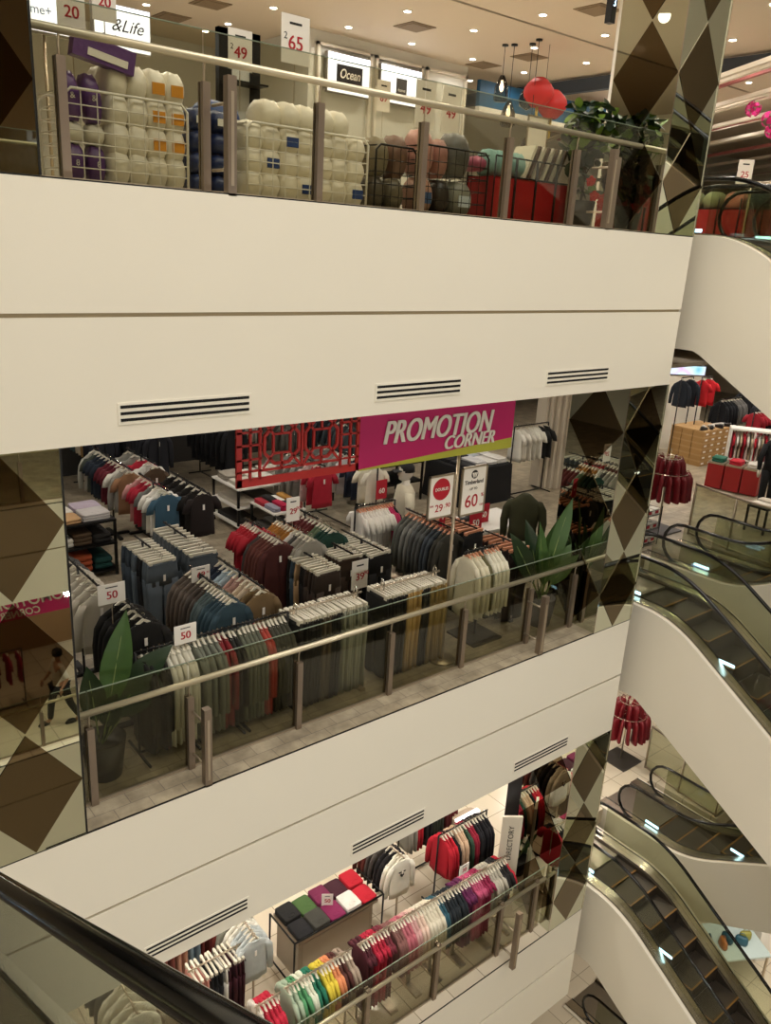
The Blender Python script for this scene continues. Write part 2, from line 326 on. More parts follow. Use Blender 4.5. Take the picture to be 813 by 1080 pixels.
# ------------------------------------------------------------------ escalators
SL = .63
def prof(y, zt, zb, down):
    """walking-line height: top landing at +Y end when down, else bottom landing at the +Y end"""
    d = -y
    def ramp(d):
        c = (8.65-abs(zt-zb)/SL)/2; a0, a1 = c, 8.65-c; r = .45
        def sp(u):
            if u < -r: return 0
            if u > r: return u
            return (u+r)**2/(4*r)
        return SL*(sp(d-a0)-sp(d-a1))
    return (zt-ramp(d)) if down else (zb+ramp(d))
def escalator(x0, z0, down, label, belly=True, ysp=None, W=1.34):
    zt, zb = (z0, z0-F) if down else (z0+F, z0)
    t = thing('escalator', label, 'escalator', (0, 0, 0))
    ya, yb = (.26, -8.9)
    ys = [1.45, .8, .4, .2, 0]+[-.1*k for k in range(1, 14)]+[-2, -3, -4, -5, -6, -7]+[-7.2-.1*k for k in range(0, 15)]+[-8.9, -9.4, -9.95]
    P = lambda y: prof(y, zt, zb, down)
    xi, xo = x0, x0+W
    # cladding
    b = B(); up_ = [(y, P(y)+.03) for y in ys]; lo = [(y, (zt if down else zb)-1.36+(-1 if down else 1)*5*min(1, max(0, (-y-.03)/8.59))) for y in ys]
    n = len(ys)
    for xa, xb in ((xi, xi+.06), (xo-.06, xo)):
        vs = []
        for y, z in up_: vs += [(xa, y, z), (xb, y, z)]
        for (y, z) in lo: vs += [(xa, y, z), (xb, y, z)]
        fs = []
        for i in range(n-1):
            a = 2*i; c_ = 2*(n+i)
            fs += [(a, a+2, a+3, a+1), (a, c_, c_+2, a+2), (a+1, a+3, c_+3, c_+1), (c_, c_+1, c_+3, c_+2)]
        fs += [(0, 1, 2*n+1, 2*n), (2*n-2, 2*n-1, 4*n-1, 4*n-2)]
        b.add(vs, fs, M_CREAM2)
    b.obj('side_cladding', t)
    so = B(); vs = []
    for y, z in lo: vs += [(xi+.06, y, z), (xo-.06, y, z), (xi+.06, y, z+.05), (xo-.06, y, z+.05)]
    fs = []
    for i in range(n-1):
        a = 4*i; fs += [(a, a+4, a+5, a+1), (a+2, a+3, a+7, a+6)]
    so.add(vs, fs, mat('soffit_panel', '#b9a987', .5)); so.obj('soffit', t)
    def strip(y_list, xa, xb, h0, h1, m, name):
        q = B(); vs = []
        for y in y_list:
            z = P(y); vs += [(xa, y, z+h0), (xb, y, z+h0), (xa, y, z+h1), (xb, y, z+h1)]
        fs = []
        for i in range(len(y_list)-1):
            a = 4*i; fs += [(a, a+1, a+5, a+4), (a+2, a+6, a+7, a+3), (a, a+4, a+6, a+2), (a+1, a+3, a+7, a+5)]
        L = 4*(len(y_list)-1); fs += [(0, 2, 3, 1), (L, L+1, L+3, L+2)]
        q.add(vs, fs, m); return q.obj(name, t)
    for side, (xa, xb, xg, xs) in enumerate(((xi+.06, xi+.28, xi+.17, 1), (xo-.28, xo-.06, xo-.17, -1))):
        strip(ys, xa, xb, -.02, .045, mat('deck_steel', '#d6cdb9', .27, .92, noise=.35, scale=3.5), 'deck')
        for xe in (xa, xb-.012): strip(ys, xe, xe+.012, .045, .052, M_BLACK, 'deck_trim')
        # skirt panel facing the steps
        sk = (xb, xb+.015) if side == 0 else (xa-.015, xa)
        strip(ys, sk[0], sk[1], -.25, .03, mat('skirt_panel', '#4a4238', .35, .5), 'skirt')
        strip([y for y in ys if -9.3 < y < .9], xg-.006, xg+.006, .045, .66, M_GLASS2, 'glass_balustrade')
        ln = B()
        hy = [y for y in ys if -9.4 <= y <= .8]
        top = [(xg, y, P(y)+.69) for y in hy]
        e0 = [(xg, .8+.33*math.sin(a), P(.8)+.36+.33*math.cos(a)) for a in [pi*k/8 for k in range(8, 0, -1)]]
        e1 = [(xg, -9.4-.33*math.sin(a), P(-9.4)+.36+.33*math.cos(a)) for a in [pi*k/8 for k in range(1, 9)]]
        ln.tube(e0+top+e1, .031 if x0 < 0 else .026, M_RUB, 12); ln.obj('handrail', t)
        if side == 0:
            for k, y in enumerate((.45, -1.1)):
                l2 = B(); l2.box((xb-.012, y-.13, P(y)+.07), (xb-.002, y+.13, P(y)+.11), mat('balustrade_light', '#a8d4ff', emit=7)); l2.obj('light_strip', t)
    # steps
    me = B(); me.box((xi+.30, -.20, -.25), (xo-.30, .20, -.004), mat('step_tread', '#4d453c', .45, .4, noise=.12, scale=4))
    if x0 > 0: me.box((xi+.30, .175 if not down else -.20, -.004), (xo-.30, .20 if not down else -.175, .001), mat('step_edge_yellow', '#8c6428', .5))
    if x0 > 0: me.box((xi+.30, -.2, -.004), (xi+.33, .2, .001), mat('step_edge_yellow', '#8c6428', .5))
    me = me.mesh('step'); y = .2; k = 0
    while y > -8.8:
        o = link(me, 'step', t, (0, y, P(y)-.03)); y -= .403
    fl = B(); yy0, yy1 = (.4, 1.45)
    fl.box((xi+.28, yy0, P(.8)-.06), (xo-.28, yy1, P(.8)+.005), mat('comb_plate', '#a39a8a', .3, .8, noise=.15, scale=40)); fl.obj('comb_plate', t)
    fl = B(); fl.box((xi+.28, -9.95, P(-9.5)-.06), (xo-.28, -8.99, P(-9.5)+.005), MC['comb_plate']); fl.obj('comb_plate', t)
    return t
escalator(9.63, F, True, 'near escalator running down from the top floor edge, wide cream side panel at upper right')
escalator(9.63, 0, True, 'near escalator running down from the middle floor with yellow-edged steps')
escalator(9.63, -F, True, 'near escalator running down from the bottom shop floor at lower right')
escalator(11.48, 0, False, 'far escalator climbing from the middle floor, its handrail loop at right')
escalator(11.48, -F, False, 'far escalator climbing from the bottom shop floor behind the near one')
escalator(11.48, -10, False, 'far escalator climbing from the ground floor, seen below the lowest fascia')
escalator(11.48, F, False, 'far escalator climbing away from the top floor')
SL = .585
e7 = escalator(-.74, 0, False, 'nearest escalator with thick black handrail crossing the lower left corner')
e7.location.y = .2

# ------------------------------------------------------------------ garments
def shirt_mesh(kind, hx, seed=0, flat=1.0):
    r = random.Random(seed); b = B(); m = cloth(hx); n = 14
    L = {'tee': .64, 'long': .65, 'coat': .92, 'dress': .95, 'tunic': .80}[kind]; hw = {'tee': .20, 'long': .20, 'coat': .22, 'dress': .19, 'tunic': .20}[kind]
    prof_ = [(-.080, .08, .022), (-.095, .10, .028), (-.125, hw*.74, .030), (-.155, hw*.96, .030), (-.19, hw, .030), (-.24, hw*.93, .028), (-.36, hw*.9, .030), (-.5, hw*.92, .032), (-.06-L*.85, hw*.95, .034), (-.06-L, hw*.97, .036)]
    if kind in ('tee', 'long'): prof_ = prof_[:7]+prof_[8:]
    ph = r.random()*6; RG = []
    for i, (z, w_, d) in enumerate(prof_):
        ring = []; amp = .010*i/len(prof_)
        for k in range(n):
            a = 2*pi*k/n; x = w_*math.cos(a); y = d*flat*math.sin(a)+amp*math.sin(k*2.4+ph+i*.3)
            ring.append((x, y, z+amp*.6*math.sin(k*1.7+ph)))
        RG.append(ring)
    b.rings(RG, m)
    for s in (-1, 1):
        if kind == 'tee': P_ = [((s*hw*.84, 0, -.135), .055), ((s*(hw+.03), 0, -.23), .058), ((s*(hw+.055), 0, -.33), .058)]
        elif kind == 'dress': P_ = [((s*hw*.84, 0, -.135), .05), ((s*(hw+.02), 0, -.2), .055)]
        else: P_ = [((s*hw*.82, 0, -.165), .045), ((s*(hw+.015), 0, -.27), .052), ((s*(hw+.04), .01, -.45), .050), ((s*(hw+.045), .01, -.66 if kind == 'long' else -.74), .040)]
        RS = []
        for i, (c, rad) in enumerate(P_):
            RS.append([(c[0]+rad*math.cos(2*pi*k/8), c[1]+.026*flat*math.sin(2*pi*k/8), c[2]+.25*s*0) for k in range(8)])
        b.rings(RS, m)
    # collar band
    b.tube([(.085*math.cos(2*pi*k/10), .030*math.sin(2*pi*k/10), -.078+.006*math.sin(2*pi*k/10)) for k in range(10)], .007, m, 5, True)
    if kind == 'coat':
        b.box((-.006, -.040, -.9), (.006, -.034, -.15), m)
    return b.mesh('garment_'+kind)
def pants_mesh(hx, seed=0, L=.98):
    r = random.Random(seed); b = B(); m = cloth(hx); n = 10
    b.rings([[(w_*math.cos(2*pi*k/12), d*math.sin(2*pi*k/12), z) for k in range(12)] for z, w_, d in ((-.08, .19, .020), (-.12, .195, .022), (-.20, .205, .026), (-.36, .21, .028))], m)
    for s in (-1, 1):
        RG = []; ph = r.random()*6
        for i, (z, c, w_, d) in enumerate(((-.30, .105, .105, .026), (-.5, .105, .10, .024), (-.75, .10, .092, .022), (-.08-L, .10, .095, .022))):
            RG.append([(s*c+w_*math.cos(2*pi*k/n), d*math.sin(2*pi*k/n)+.007*math.sin(k*2.2+ph+i), z) for k in range(n)])
        b.rings(RG, m)
    b.box((-.19, -.024, -.11), (.19, -.020, -.085), m)
    return b.mesh('garment_pants')
def hanger_mesh(kind, m):
    b = B()
    if kind == 'clip':
        b.box((-.18, -.013, -.075), (.18, .013, -.045), m)
        for x in (-.15, .15): b.box((x-.02, -.018, -.10), (x+.02, .018, -.05), m)
    else:
        b.rings([[(x, -.012, z-.014), (x, .012, z-.014), (x, .012, z+.012), (x, -.012, z+.012)] for x, z in ((-.16, -.17), (-.14, -.15), (-.08, -.098), (0, -.045), (.08, -.098), (.14, -.15), (.16, -.17))], m, False)
    b.tube([(0, 0, -.045), (0, 0, -.012), (.016, 0, .002), (.012, 0, .020), (-.004, 0, .024), (-.014, 0, .016)], .0035, M_CHROME, 5)
    return b.mesh('hanger')
M_WOODH = mat('coral_wood_hanger', '#c98a68', .5)
M_HWH = mat('white_hanger', '#cfc8b4', .55)
HM = {}
def hanger(kind, wood=False, black=False):
    k = (kind, wood, black)
    if k not in HM: HM[k] = hanger_mesh(kind, M_WOODH if wood else (mat('black_hanger', '#14110f', .5) if black else M_HWH))
    return HM[k]
GM = {}
def gmesh(kind, hx, v):
    k = (kind, hx, v)
    if k not in GM: GM[k] = pants_mesh(hx, v) if kind in ('pants',) else shirt_mesh(kind, hx, v)
    return GM[k]
b = B(); b.box((-.012, -.048, -.30), (.018, -.044, -.22), M_PAPER); TAGM = b.mesh('hang_tag')
NAMES = {'tee': 't_shirt', 'long': 'long_sleeve_shirt', 'coat': 'coat', 'dress': 'dress', 'pants': 'trousers', 'tunic': 'long_shirt'}
CATS = {'tee': 't-shirt', 'long': 'shirt', 'coat': 'coat', 'dress': 'dress', 'pants': 'trousers', 'tunic': 'shirt'}
def garment(kind, hx, loc, rz, label, group, wood=False, v=0, tagged=False, tilt=0, blackh=False):
    me = gmesh(kind, hx, v)
    t = link(me, NAMES[kind], None, loc, (0, tilt, rz)); tag(t, label, CATS[kind], group)
    link(hanger('clip' if kind == 'pants' else 'top', wood, blackh), 'hanger', t)
    if tagged: link(TAGM, 'price_tag', t)
    return t
def rack_frame(name, label, ax, a, bq, x_or_y, zf, zr, style, group):
    """ax 'y': rail along y at x; ax 'x': rail along x at y"""
    t = thing(name, label, 'clothes rack', (x_or_y, (a+bq)/2, zf) if ax == 'y' else ((a+bq)/2, x_or_y, zf), 0 if ax == 'y' else -pi/2, group)
    L = abs(bq-a)/2+.06; m = M_STEEL if style in ('chrome', 'gray') else M_BLACK
    h = zr
    q = B(); q.tube([(0, -L, h), (0, L, h)], .012, m, 8)
    k = -L
    while k < L: q.tube([(0, k, h-.004), (0, k+.012, h+.014), (0, k+.024, h-.004)], .004, m, 4); k += .06
    q.obj('rail', t)
    if style in ('post', 'chrome', 'gray'):
        ps = (0,) if style == 'post' else (-L*.8, L*.8)
        for y in ps:
            q = B(); q.tube([(0, y, .02), (0, y, h)], .016, m, 8)
            if style == 'chrome': q.tube([(0, y, h), (0, y, h+.06), (.02, y, h+.1), (.05, y, h+.06), (.05, y, h-.02)], .009, M_CHROME, 6)
            q.obj('post', t)
            q = B(); q.box((-.24, y-.03, 0), (.24, y+.03, .035), m); q.obj('foot', t)
        if style == 'post':
            q = B(); q.box((-.03, -.3, 0), (.03, .3, .034), m); q.obj('foot', t)
    elif style == 'gate':
        for y in (-L, L):
            q = B(); q.tube([(0, y, .03), (0, y, h)], .014, m, 8); q.obj('post', t)
        q = B(); q.tube([(0, -L, .03), (0, L, .03)], .014, m, 8)
        for y in (-L, L): q.tube([(-.25, y, .02), (.25, y, .02)], .014, m, 8)
        q.obj('foot', t)
    elif style == 'plate':
        q = B(); q.tube([(0, 0, .03), (0, 0, h)], .02, m, 8); q.obj('post', t)
        q = B(); q.box((-.25, -.25, 0), (.25, .25, .03), mat('dark_steel_base', '#3c3833', .5)); q.obj('base_plate', t)
    return t
ORD = 'first second third fourth fifth sixth seventh eighth ninth tenth eleventh twelfth'.split()
def rack(ax, fix, a, e, zf, zs, items, phrase, flabel, style='post', wood=False, frame=True, blackh=False):
    """a far/left end, e near/right end; zs = shoulder height; items (kind, hex, n, colour words)"""
    tot = sum(i[2] for i in items); st = (e-a)/max(1, tot-1) if tot > 1 else 0; k = 0
    zr = zs+.085
    if frame: rack_frame('clothes_rack', flabel, ax, a, e, fix, zf, zr, style, 'clothes racks')
    grp = 'clothes on '+phrase
    for j, (kind, hx, n, words) in enumerate(items):
        same = sum(1 for z in items[:j] if z[3] == words)
        for q in range(n):
            c = a+st*k; jit = random.uniform(-.008, .008)
            loc = (fix+random.uniform(-.006, .006), c+jit, zf+zr) if ax == 'y' else (c+jit, fix+random.uniform(-.006, .006), zf+zr)
            rz = (0 if ax == 'y' else pi/2)+random.uniform(-.09, .09)
            if n == 1: lab = f'{words} {CATS[kind]} on {phrase}'
            else:
                od = (n-1-q) if ax == 'y' else q
                lab = f"{ORD[od]} {words} {CATS[kind]} from the {'front' if ax == 'y' else 'left'}, {phrase}"
            lab = ' '.join(lab.split()[:16])
            garment(kind, hx, loc, rz, lab, grp, wood, v=k % 2, tagged=(ax == 'y' and k == tot-1), blackh=blackh); k += 1

# middle floor racks running away from the balustrade (rail parallel to y)
rack('y', 4.55, 7.3, 5.86, 0, 1.2, [('long', '#a9a79b', 1, 'pale grey'), ('tee', '#3c4238', 1, 'dark green'), ('tee', '#1b2430', 3, 'navy'), ('tee', '#5a1220', 3, 'burgundy'), ('tee', '#d7d2c6', 1, 'white'), ('long', '#8d897f', 1, 'grey'), ('tee', '#8a6546', 1, 'tan brown')], 'rail ending in the tan T-shirt', 'black rack ending in the tan brown T-shirt')
rack('y', 5.0, 7.0, 5.95, 0, 1.2, [('tee', '#8c8a80', 2, 'grey'), ('tee', '#b02035', 1, 'red'), ('tee', '#d8d4ca', 1, 'white'), ('long', '#4a3826', 1, 'brown hooded')], 'rail ending in the brown hooded one', 'black rack ending in the brown hooded shirt')
rack('y', 4.58, 5.5, 4.62, 0, 1.2, [('tee', '#c08a86', 1, 'pink'), ('tee', '#a01c30', 2, 'red'), ('tee', '#6d6b66', 1, 'grey'), ('tee', '#dedad0', 2, 'white'), ('tee', '#315062', 1, 'teal')], 'rail ending in the teal T-shirt', 'black rack ending in the teal T-shirt')
rack('y', 5.03, 5.4, 4.43, 0, 1.2, [('tee', '#17130f', 5, 'black'), ('tee', '#1d1310', 1, 'brown black printed')], 'rail right of the teal T-shirt', 'black rack of black T-shirts beside the teal T-shirt')
rack('y', 3.72, 3.6, 3.25, 0, .98, [('pants', '#3b4650', 3, 'dark blue denim'), ('pants', '#5a6670', 2, 'grey denim')], 'far half of the jeans rail', 'black rack of jeans below the teal T-shirt')
rack('y', 3.72, 3.15, 2.85, 0, .98, [('pants', '#16181b', 2, 'black denim'), ('pants', '#5a646c', 3, 'faded blue denim')], 'near half of the jeans rail', '', frame=False)
rack('y', 4.24, 3.9, 3.35, 0, .98, [('pants', '#5b6062', 6, 'grey denim')], 'far half of the second jeans rail', 'black rack of grey jeans behind the 69.90 card')
rack('y', 4.24, 3.25, 2.85, 0, .98, [('pants', '#4d555a', 5, 'washed grey denim')], 'near half of the second jeans rail', '', frame=False)
rack('y', 3.62, 1.88, 1.45, 0, 1.2, [('long', '#5c5148', 4, 'grey brown'), ('long', '#4a423c', 2, 'dark taupe')], 'far half of the teal shirt rail', 'black rack ending in the dark teal long-sleeve shirt')
rack('y', 3.62, 1.38, 1.0, 0, 1.2, [('long', '#4c5a5c', 3, 'slate grey'), ('long', '#2c424c', 4, 'dark teal long-sleeve')], 'near half of the teal shirt rail', '', frame=False)
rack('y', 4.0, 1.95, 1.06, 0, 1.2, [('long', '#1c2636', 2, 'navy'), ('long', '#9fb0b8', 2, 'pale blue'), ('long', '#a8857a', 2, 'dusty pink'), ('long', '#c4b29a', 2, 'beige'), ('long', '#6b5638', 2, 'olive brown')], 'rail ending in the olive brown shirt', 'black rack ending in the olive brown shirt')
rack('y', 4.92, 2.98, 2.66, 0, 1.2, [('tee', '#a01524', 6, 'bright red')], 'far half of the maroon shirt rail', 'black rack of red and maroon shirts')
rack('y', 4.92, 2.56, 2.2, 0, 1.2, [('coat', '#3b3330', 1, 'charcoal'), ('coat', '#5a2d24', 4, 'rust brown'), ('coat', '#451a15', 1, 'maroon brown')], 'near half of the maroon shirt rail', '', frame=False)
rack('y', 5.30, 2.85, 2.52, 0, 1.2, [('long', '#a8702c', 6, 'mustard orange')], 'far half of the grey sweatshirt rail', 'black rack of mustard and grey sweatshirts')
rack('y', 5.30, 2.42, 2.08, 0, 1.2, [('long', '#d5d0c4', 1, 'white'), ('long', '#44423f', 1, 'charcoal'), ('long', '#8e8a7e', 3, 'light grey sweatshirt')], 'near half of the grey sweatshirt rail', '', frame=False)
rack('y', 5.72, 3.1, 2.6, 0, 1.2, [('long', '#c9c2b4', 2, 'striped white'), ('long', '#5c2220', 5, 'dark maroon')], 'far half of the green sweatshirt rail', 'black rack ending in the green sweatshirt')
rack('y', 5.72, 2.5, 2.2, 0, 1.2, [('long', '#5d6b50', 2, 'sage green'), ('long', '#15382c', 3, 'bottle green')], 'near half of the green sweatshirt rail', '', frame=False)
rack('y', 5.20, 2.25, 1.95, 0, 1.0, [('pants', '#14120f', 2, 'black'), ('pants', '#3c4d5a', 1, 'slate blue'), ('pants', '#a58660', 1, 'tan')], 'far half of the trouser rail below the grey sweatshirt', 'black rack of trousers with pale clip hangers, left of the 39.90 card')
rack('y', 5.20, 1.88, 1.55, 0, 1.0, [('pants', '#17120e', 2, 'black'), ('pants', '#3b2f26', 4, 'dark brown')], 'near half of the trouser rail below the grey sweatshirt', '', frame=False)
rack('y', 5.68, 2.4, 1.78, 0, 1.0, [('pants', '#8a7a60', 2, 'khaki'), ('pants', '#372719', 8, 'brown')], 'trouser rail behind the 39.90 card', 'black rack of brown trousers behind the 39.90 card')
rack('y', 6.08, 2.45, 1.68, 0, 1.0, [('pants', '#23201d', 4, 'charcoal'), ('pants', '#0e0d0c', 8, 'black')], 'trouser rail right of the 39.90 card', 'black rack of black trousers right of the 39.90 card')
rack('x', 2.7, 6.5, 7.08, 0, 1.2, [('tee', '#e0dbd0', 10, 'white'), ('tee', '#b62a5a', 2, 'hot pink'), ('long', '#1a1715', 1, 'black')], 'rail with coral hangers before the mannequin', 'black rack of white T-shirts on coral hangers', 'gate', True)
rack('y', 6.98, 2.2, 1.36, 0, 1.22, [('tunic', '#5c5d55', 2, 'grey green'), ('tunic', '#74746e', 2, 'light grey'), ('tunic', '#4d4f4d', 3, 'mid grey'), ('tunic', '#3a4148', 2, 'blue grey'), ('tunic', '#383730', 2, 'dark olive grey')], 'rail left of the tall sign pole', 'black rack of grey shirts left of the tall sign pole', 'post', True)
rack('y', 7.30, 2.1, 1.28, 0, 1.2, [('pants', '#17171a', 10, 'black')], 'coral hanger rail right of the tall sign pole', 'black rack of black trousers on coral hangers', 'post', True)
rack('x', .82, 6.76, 7.26, 0, 1.12, [('tunic', '#d6cfb6', 3, 'cream'), ('tunic', '#5f5a3c', 1, 'olive'), ('tunic', '#ddd8c4', 4, 'off-white')], 'square-based stand behind the balustrade', 'clothes stand with square dark base holding cream shirts', 'plate', True)
rack('y', 7.72, 1.4, .85, 0, 1.02, [('pants', '#2c1f1a', 7, 'dark brown')], 'rail right of the cream shirts', 'black rack of dark brown trousers on coral hangers', 'post', True)
rack('y', 2.62, 3.1, 1.9, 0, 1.2, [('long', '#4b4a48', 3, 'charcoal'), ('long', '#b9b2a2', 6, 'pale stone')], 'rail beside the left mirrored column', 'black rack of pale stone shirts beside the left mirrored column')
rack('y', 2.72, 1.55, 1.05, 0, 1.2, [('coat', '#12100e', 5, 'black')], 'short rail behind the left potted plant', 'black rack of black coats behind the left potted plant')
rack('y', 8.05, 5.9, 4.3, 0, 1.22, [('long', '#77756f', 2, 'grey'), ('long', '#9a9890', 2, 'light grey'), ('long', '#c9c2c0', 1, 'pale pink'), ('tee', '#20283a', 2, 'navy'), ('tee', '#ddd6c2', 2, 'cream')], 'rail ending in the red 60 card', 'black rack ending in the cream T-shirt with the red card', 'gate')
rack('y', 7.28, 5.7, 4.68, 0, 1.2, [('long', '#8a8880', 3, 'grey'), ('tee', '#c3a6a0', 1, 'pale pink'), ('tee', '#a3162c', 2, 'red')], 'rail below the red lattice screen', 'black rack ending in the red T-shirt below the lattice screen')
# dim racks at the back of the middle floor
for i, (x, y0, y1, its, ph) in enumerate([
    (5.9, 9.4, 7.9, [('coat', '#2c2a2a', 3, 'dark grey'), ('coat', '#17181f', 9, 'blue black')], 'back rail left of the lattice screen'),
    (5.2, 9.6, 8.6, [('long', '#4f6a70', 2, 'dusty blue'), ('long', '#cfc7b4', 2, 'cream'), ('long', '#a58350', 1, 'ochre'), ('long', '#1d2028', 3, 'black')], 'back rail above the brown hooded shirt'),
    (7.4, 9.2, 7.8, [('coat', '#121317', 8, 'black')], 'second back rail left of the lattice screen'),
    (8.6, 9.2, 7.6, [('long', '#b9b3a8', 3, 'white'), ('long', '#55524c', 5, 'grey')], 'back rail seen through the lattice screen'),
    (9.4, 8.2, 6.8, [('long', '#23262d', 4, 'black'), ('long', '#3c4448', 4, 'slate')], 'back rail behind the magenta banner')]):
    rack('y', x, y0, y1, 0, 1.25, its, ph, 'black rack: '+ph, 'gate')
rack('x', 4.9, 12.05, 12.95, 0, 1.35, [('tee', '#ded9cc', 2, 'white'), ('tee', '#cfcabc', 1, 'cream'), ('tee', '#e0dccf', 2, 'bright white'), ('tee', '#1b1a18', 2, 'black')], 'rail before the ribbed pale wall', 'black rack of white T-shirts before the ribbed pale wall', 'gate')
# long row right behind the middle balustrade
front = [('coat', '#14120f', 4, 'black'), ('coat', '#d3cfbf', 5, 'pale cream')], [('coat', '#6f7265', 5, 'grey green'), ('coat', '#7c1d22', 2, 'dark red'), ('coat', '#1b1a16', 2, 'black')], [('coat', '#5c5f50', 5, 'moss grey'), ('coat', '#a03c30', 2, 'brick red'), ('coat', '#3c3b2f', 5, 'dark olive')], \
    [('pants', '#16140f', 8, 'black'), ('pants', '#4f4433', 3, 'brown'), ('pants', '#1f1d18', 4, 'charcoal'), ('pants', '#8b8c7a', 9, 'pale grey green')], [('pants', '#14130f', 7, 'black'), ('pants', '#b3935a', 5, 'yellow tan'), ('pants', '#15140f', 3, 'jet black'), ('pants', '#8f7745', 6, 'olive tan')]
segs = ((2.58, 3.02), (3.08, 3.5), (3.56, 4.08), (4.17, 5.02), (5.32, 6.18))
phr = ('leftmost front rail, behind the balustrade', 'front rail with dark red coats', 'front rail with brick red coats', 'front trouser rail with grey green pairs', 'front trouser rail with tan pairs')
for (x0, x1), it, ph in zip(segs, front, phr):
    dk = it[0][0] == 'coat'; rack('x', .76, x0, x1, 0, 1.0, it, ph, ('black' if dk else 'chrome-hooked')+' rack: '+ph, 'gate' if dk else 'chrome')

# bottom shop floor
LZ = -F
rack('x', .55, 3.72, 3.95, LZ, 1.18, [('tee', '#c8c0b4', 1, 'white'), ('tee', '#b01c34', 4, 'red')], 'bottom-floor rail nearest the black handrail', 'steel rack of red shirts by the black handrail', 'gray')
rack('x', .55, 4.12, 4.5, LZ, 1.2, [('tee', '#9aaa92', 2, 'pale green'), ('tee', '#4c8a5c', 2, 'green'), ('tee', '#cfd2bd', 2, 'cream'), ('tee', '#1d6a50', 2, 'emerald')], 'bottom-floor rail of green shirts', 'steel rack of green shirts on the bottom floor', 'gray')
rack('x', .55, 4.58, 5.0, LZ, 1.2, [('tee', '#cdb83a', 3, 'yellow'), ('tee', '#cf8458', 2, 'orange'), ('tee', '#4a231c', 2, 'dark brown'), ('tee', '#9c8a78', 2, 'taupe')], 'bottom-floor rail of yellow shirts', 'steel rack of yellow shirts on the bottom floor', 'gray')
rack('x', .55, 5.2, 5.62, LZ, 1.2, [('dress', '#4a1420', 3, 'burgundy'), ('dress', '#a81a34', 4, 'red'), ('dress', '#6b2430', 2, 'wine')], 'bottom-floor rail of red dresses', 'steel rack of red dresses on the bottom floor', 'gray')
rack('x', .55, 5.7, 6.05, LZ, 1.2, [('long', '#7e5550', 3, 'rosy brown'), ('long', '#b0626c', 3, 'pink'), ('long', '#c69a96', 2, 'pale pink')], 'bottom-floor rail of pink shirts', 'steel rack of pink shirts on the bottom floor', 'gray')
rack('x', .55, 6.12, 6.45, LZ, 1.2, [('long', '#d9bfae', 2, 'peach'), ('long', '#d5cdb8', 5, 'cream')], 'bottom-floor rail of cream shirts', 'steel rack of cream shirts on the bottom floor', 'gray')
rack('x', .55, 6.5, 6.88, LZ, 1.2, [('long', '#2d5663', 2, 'teal blue'), ('long', '#1c2328', 6, 'dark navy')], 'bottom-floor rail of navy shirts', 'steel rack of navy shirts on the bottom floor', 'gray')
rack('x', .55, 6.94, 7.42, LZ, 1.2, [('dress', '#5d1c48', 4, 'purple'), ('dress', '#b04a6c', 4, 'rose pink'), ('dress', '#8a1d44', 3, 'magenta')], 'bottom-floor rail of magenta dresses', 'steel rack of magenta dresses on the bottom floor', 'gray')
rack('x', .55, 7.48, 7.85, LZ, 1.2, [('tee', '#a9a394', 4, 'grey'), ('tee', '#1a1717', 3, 'black'), ('tee', '#ae1b2c', 1, 'scarlet')], 'bottom-floor rail nearest the directory board', 'steel rack nearest the directory board', 'gray')
rack('x', 1.38, 7.35, 8.25, LZ, 1.27, [('long', '#b5162a', 3, 'bright red'), ('long', '#141313', 1, 'black'), ('long', '#c7a98c', 3, 'beige'), ('long', '#2f4a38', 1, 'dark green'), ('long', '#8e1730', 2, 'crimson'), ('long', '#15141a', 5, 'jet black')], 'tall gate rail of red and black shirts', 'tall steel gate rack of red and black shirts', 'gate')
rack('x', 2.15, 7.25, 8.2, LZ, 1.27, [('long', '#8f8b80', 2, 'grey'), ('long', '#b01828', 2, 'red'), ('long', '#171719', 2, 'black'), ('long', '#2c3328', 4, 'dark olive'), ('long', '#5c1d1e', 4, 'maroon')], 'back gate rail under the fascia', 'steel gate rack of dark shirts behind the red ones', 'gate')
rack('y', 6.58, 2.15, 1.4, LZ, 1.25, [('long', '#6a2f26', 3, 'rust'), ('long', '#49443e', 2, 'grey'), ('long', '#1a1718', 2, 'black'), ('long', '#e2dece', 2, 'white long-sleeve')], 'rail at the right end of the folded-shirt table', 'steel rack ending in the white long-sleeve shirt', 'gray')
rack('y', 4.15, 2.05, 1.4, LZ, 1.25, [('long', '#8a3c32', 2, 'rust red'), ('long', '#8b8a7c', 2, 'grey'), ('long', '#dad6c8', 2, 'white'), ('long', '#b4bab8', 4, 'pale blue')], 'rail left of the folded-shirt table', 'steel rack of pale blue shirts left of the table', 'gray')
rack('x', 1.52, 3.35, 3.98, LZ, 1.08, [('pants', '#c98a7c', 3, 'salmon'), ('pants', '#17181b', 3, 'black'), ('pants', '#d5d1c6', 1, 'white'), ('pants', '#3c0f1c', 4, 'wine')], 'bottom-floor trouser rail with pale clips', 'steel rack of trousers left of the pale blue shirts', 'gray')
rack('x', 2.2, 3.1, 3.95, LZ, 1.2, [('dress', '#8a4a40', 4, 'brick'), ('dress', '#d0a088', 2, 'peach'), ('dress', '#7f95a0', 2, 'blue grey'), ('dress', '#7c322c', 3, 'rust red')], 'back rail behind the pale clips', 'steel rack of patterned dresses under the fascia', 'gray')
rack('y', 2.55, 2.2, 1.3, LZ, 1.2, [('long', '#6d6b60', 3, 'grey'), ('coat', '#d8d2c0', 4, 'off-white')], 'rail seen below the black handrail', 'steel rack of off-white coats seen below the handrail', 'gray')

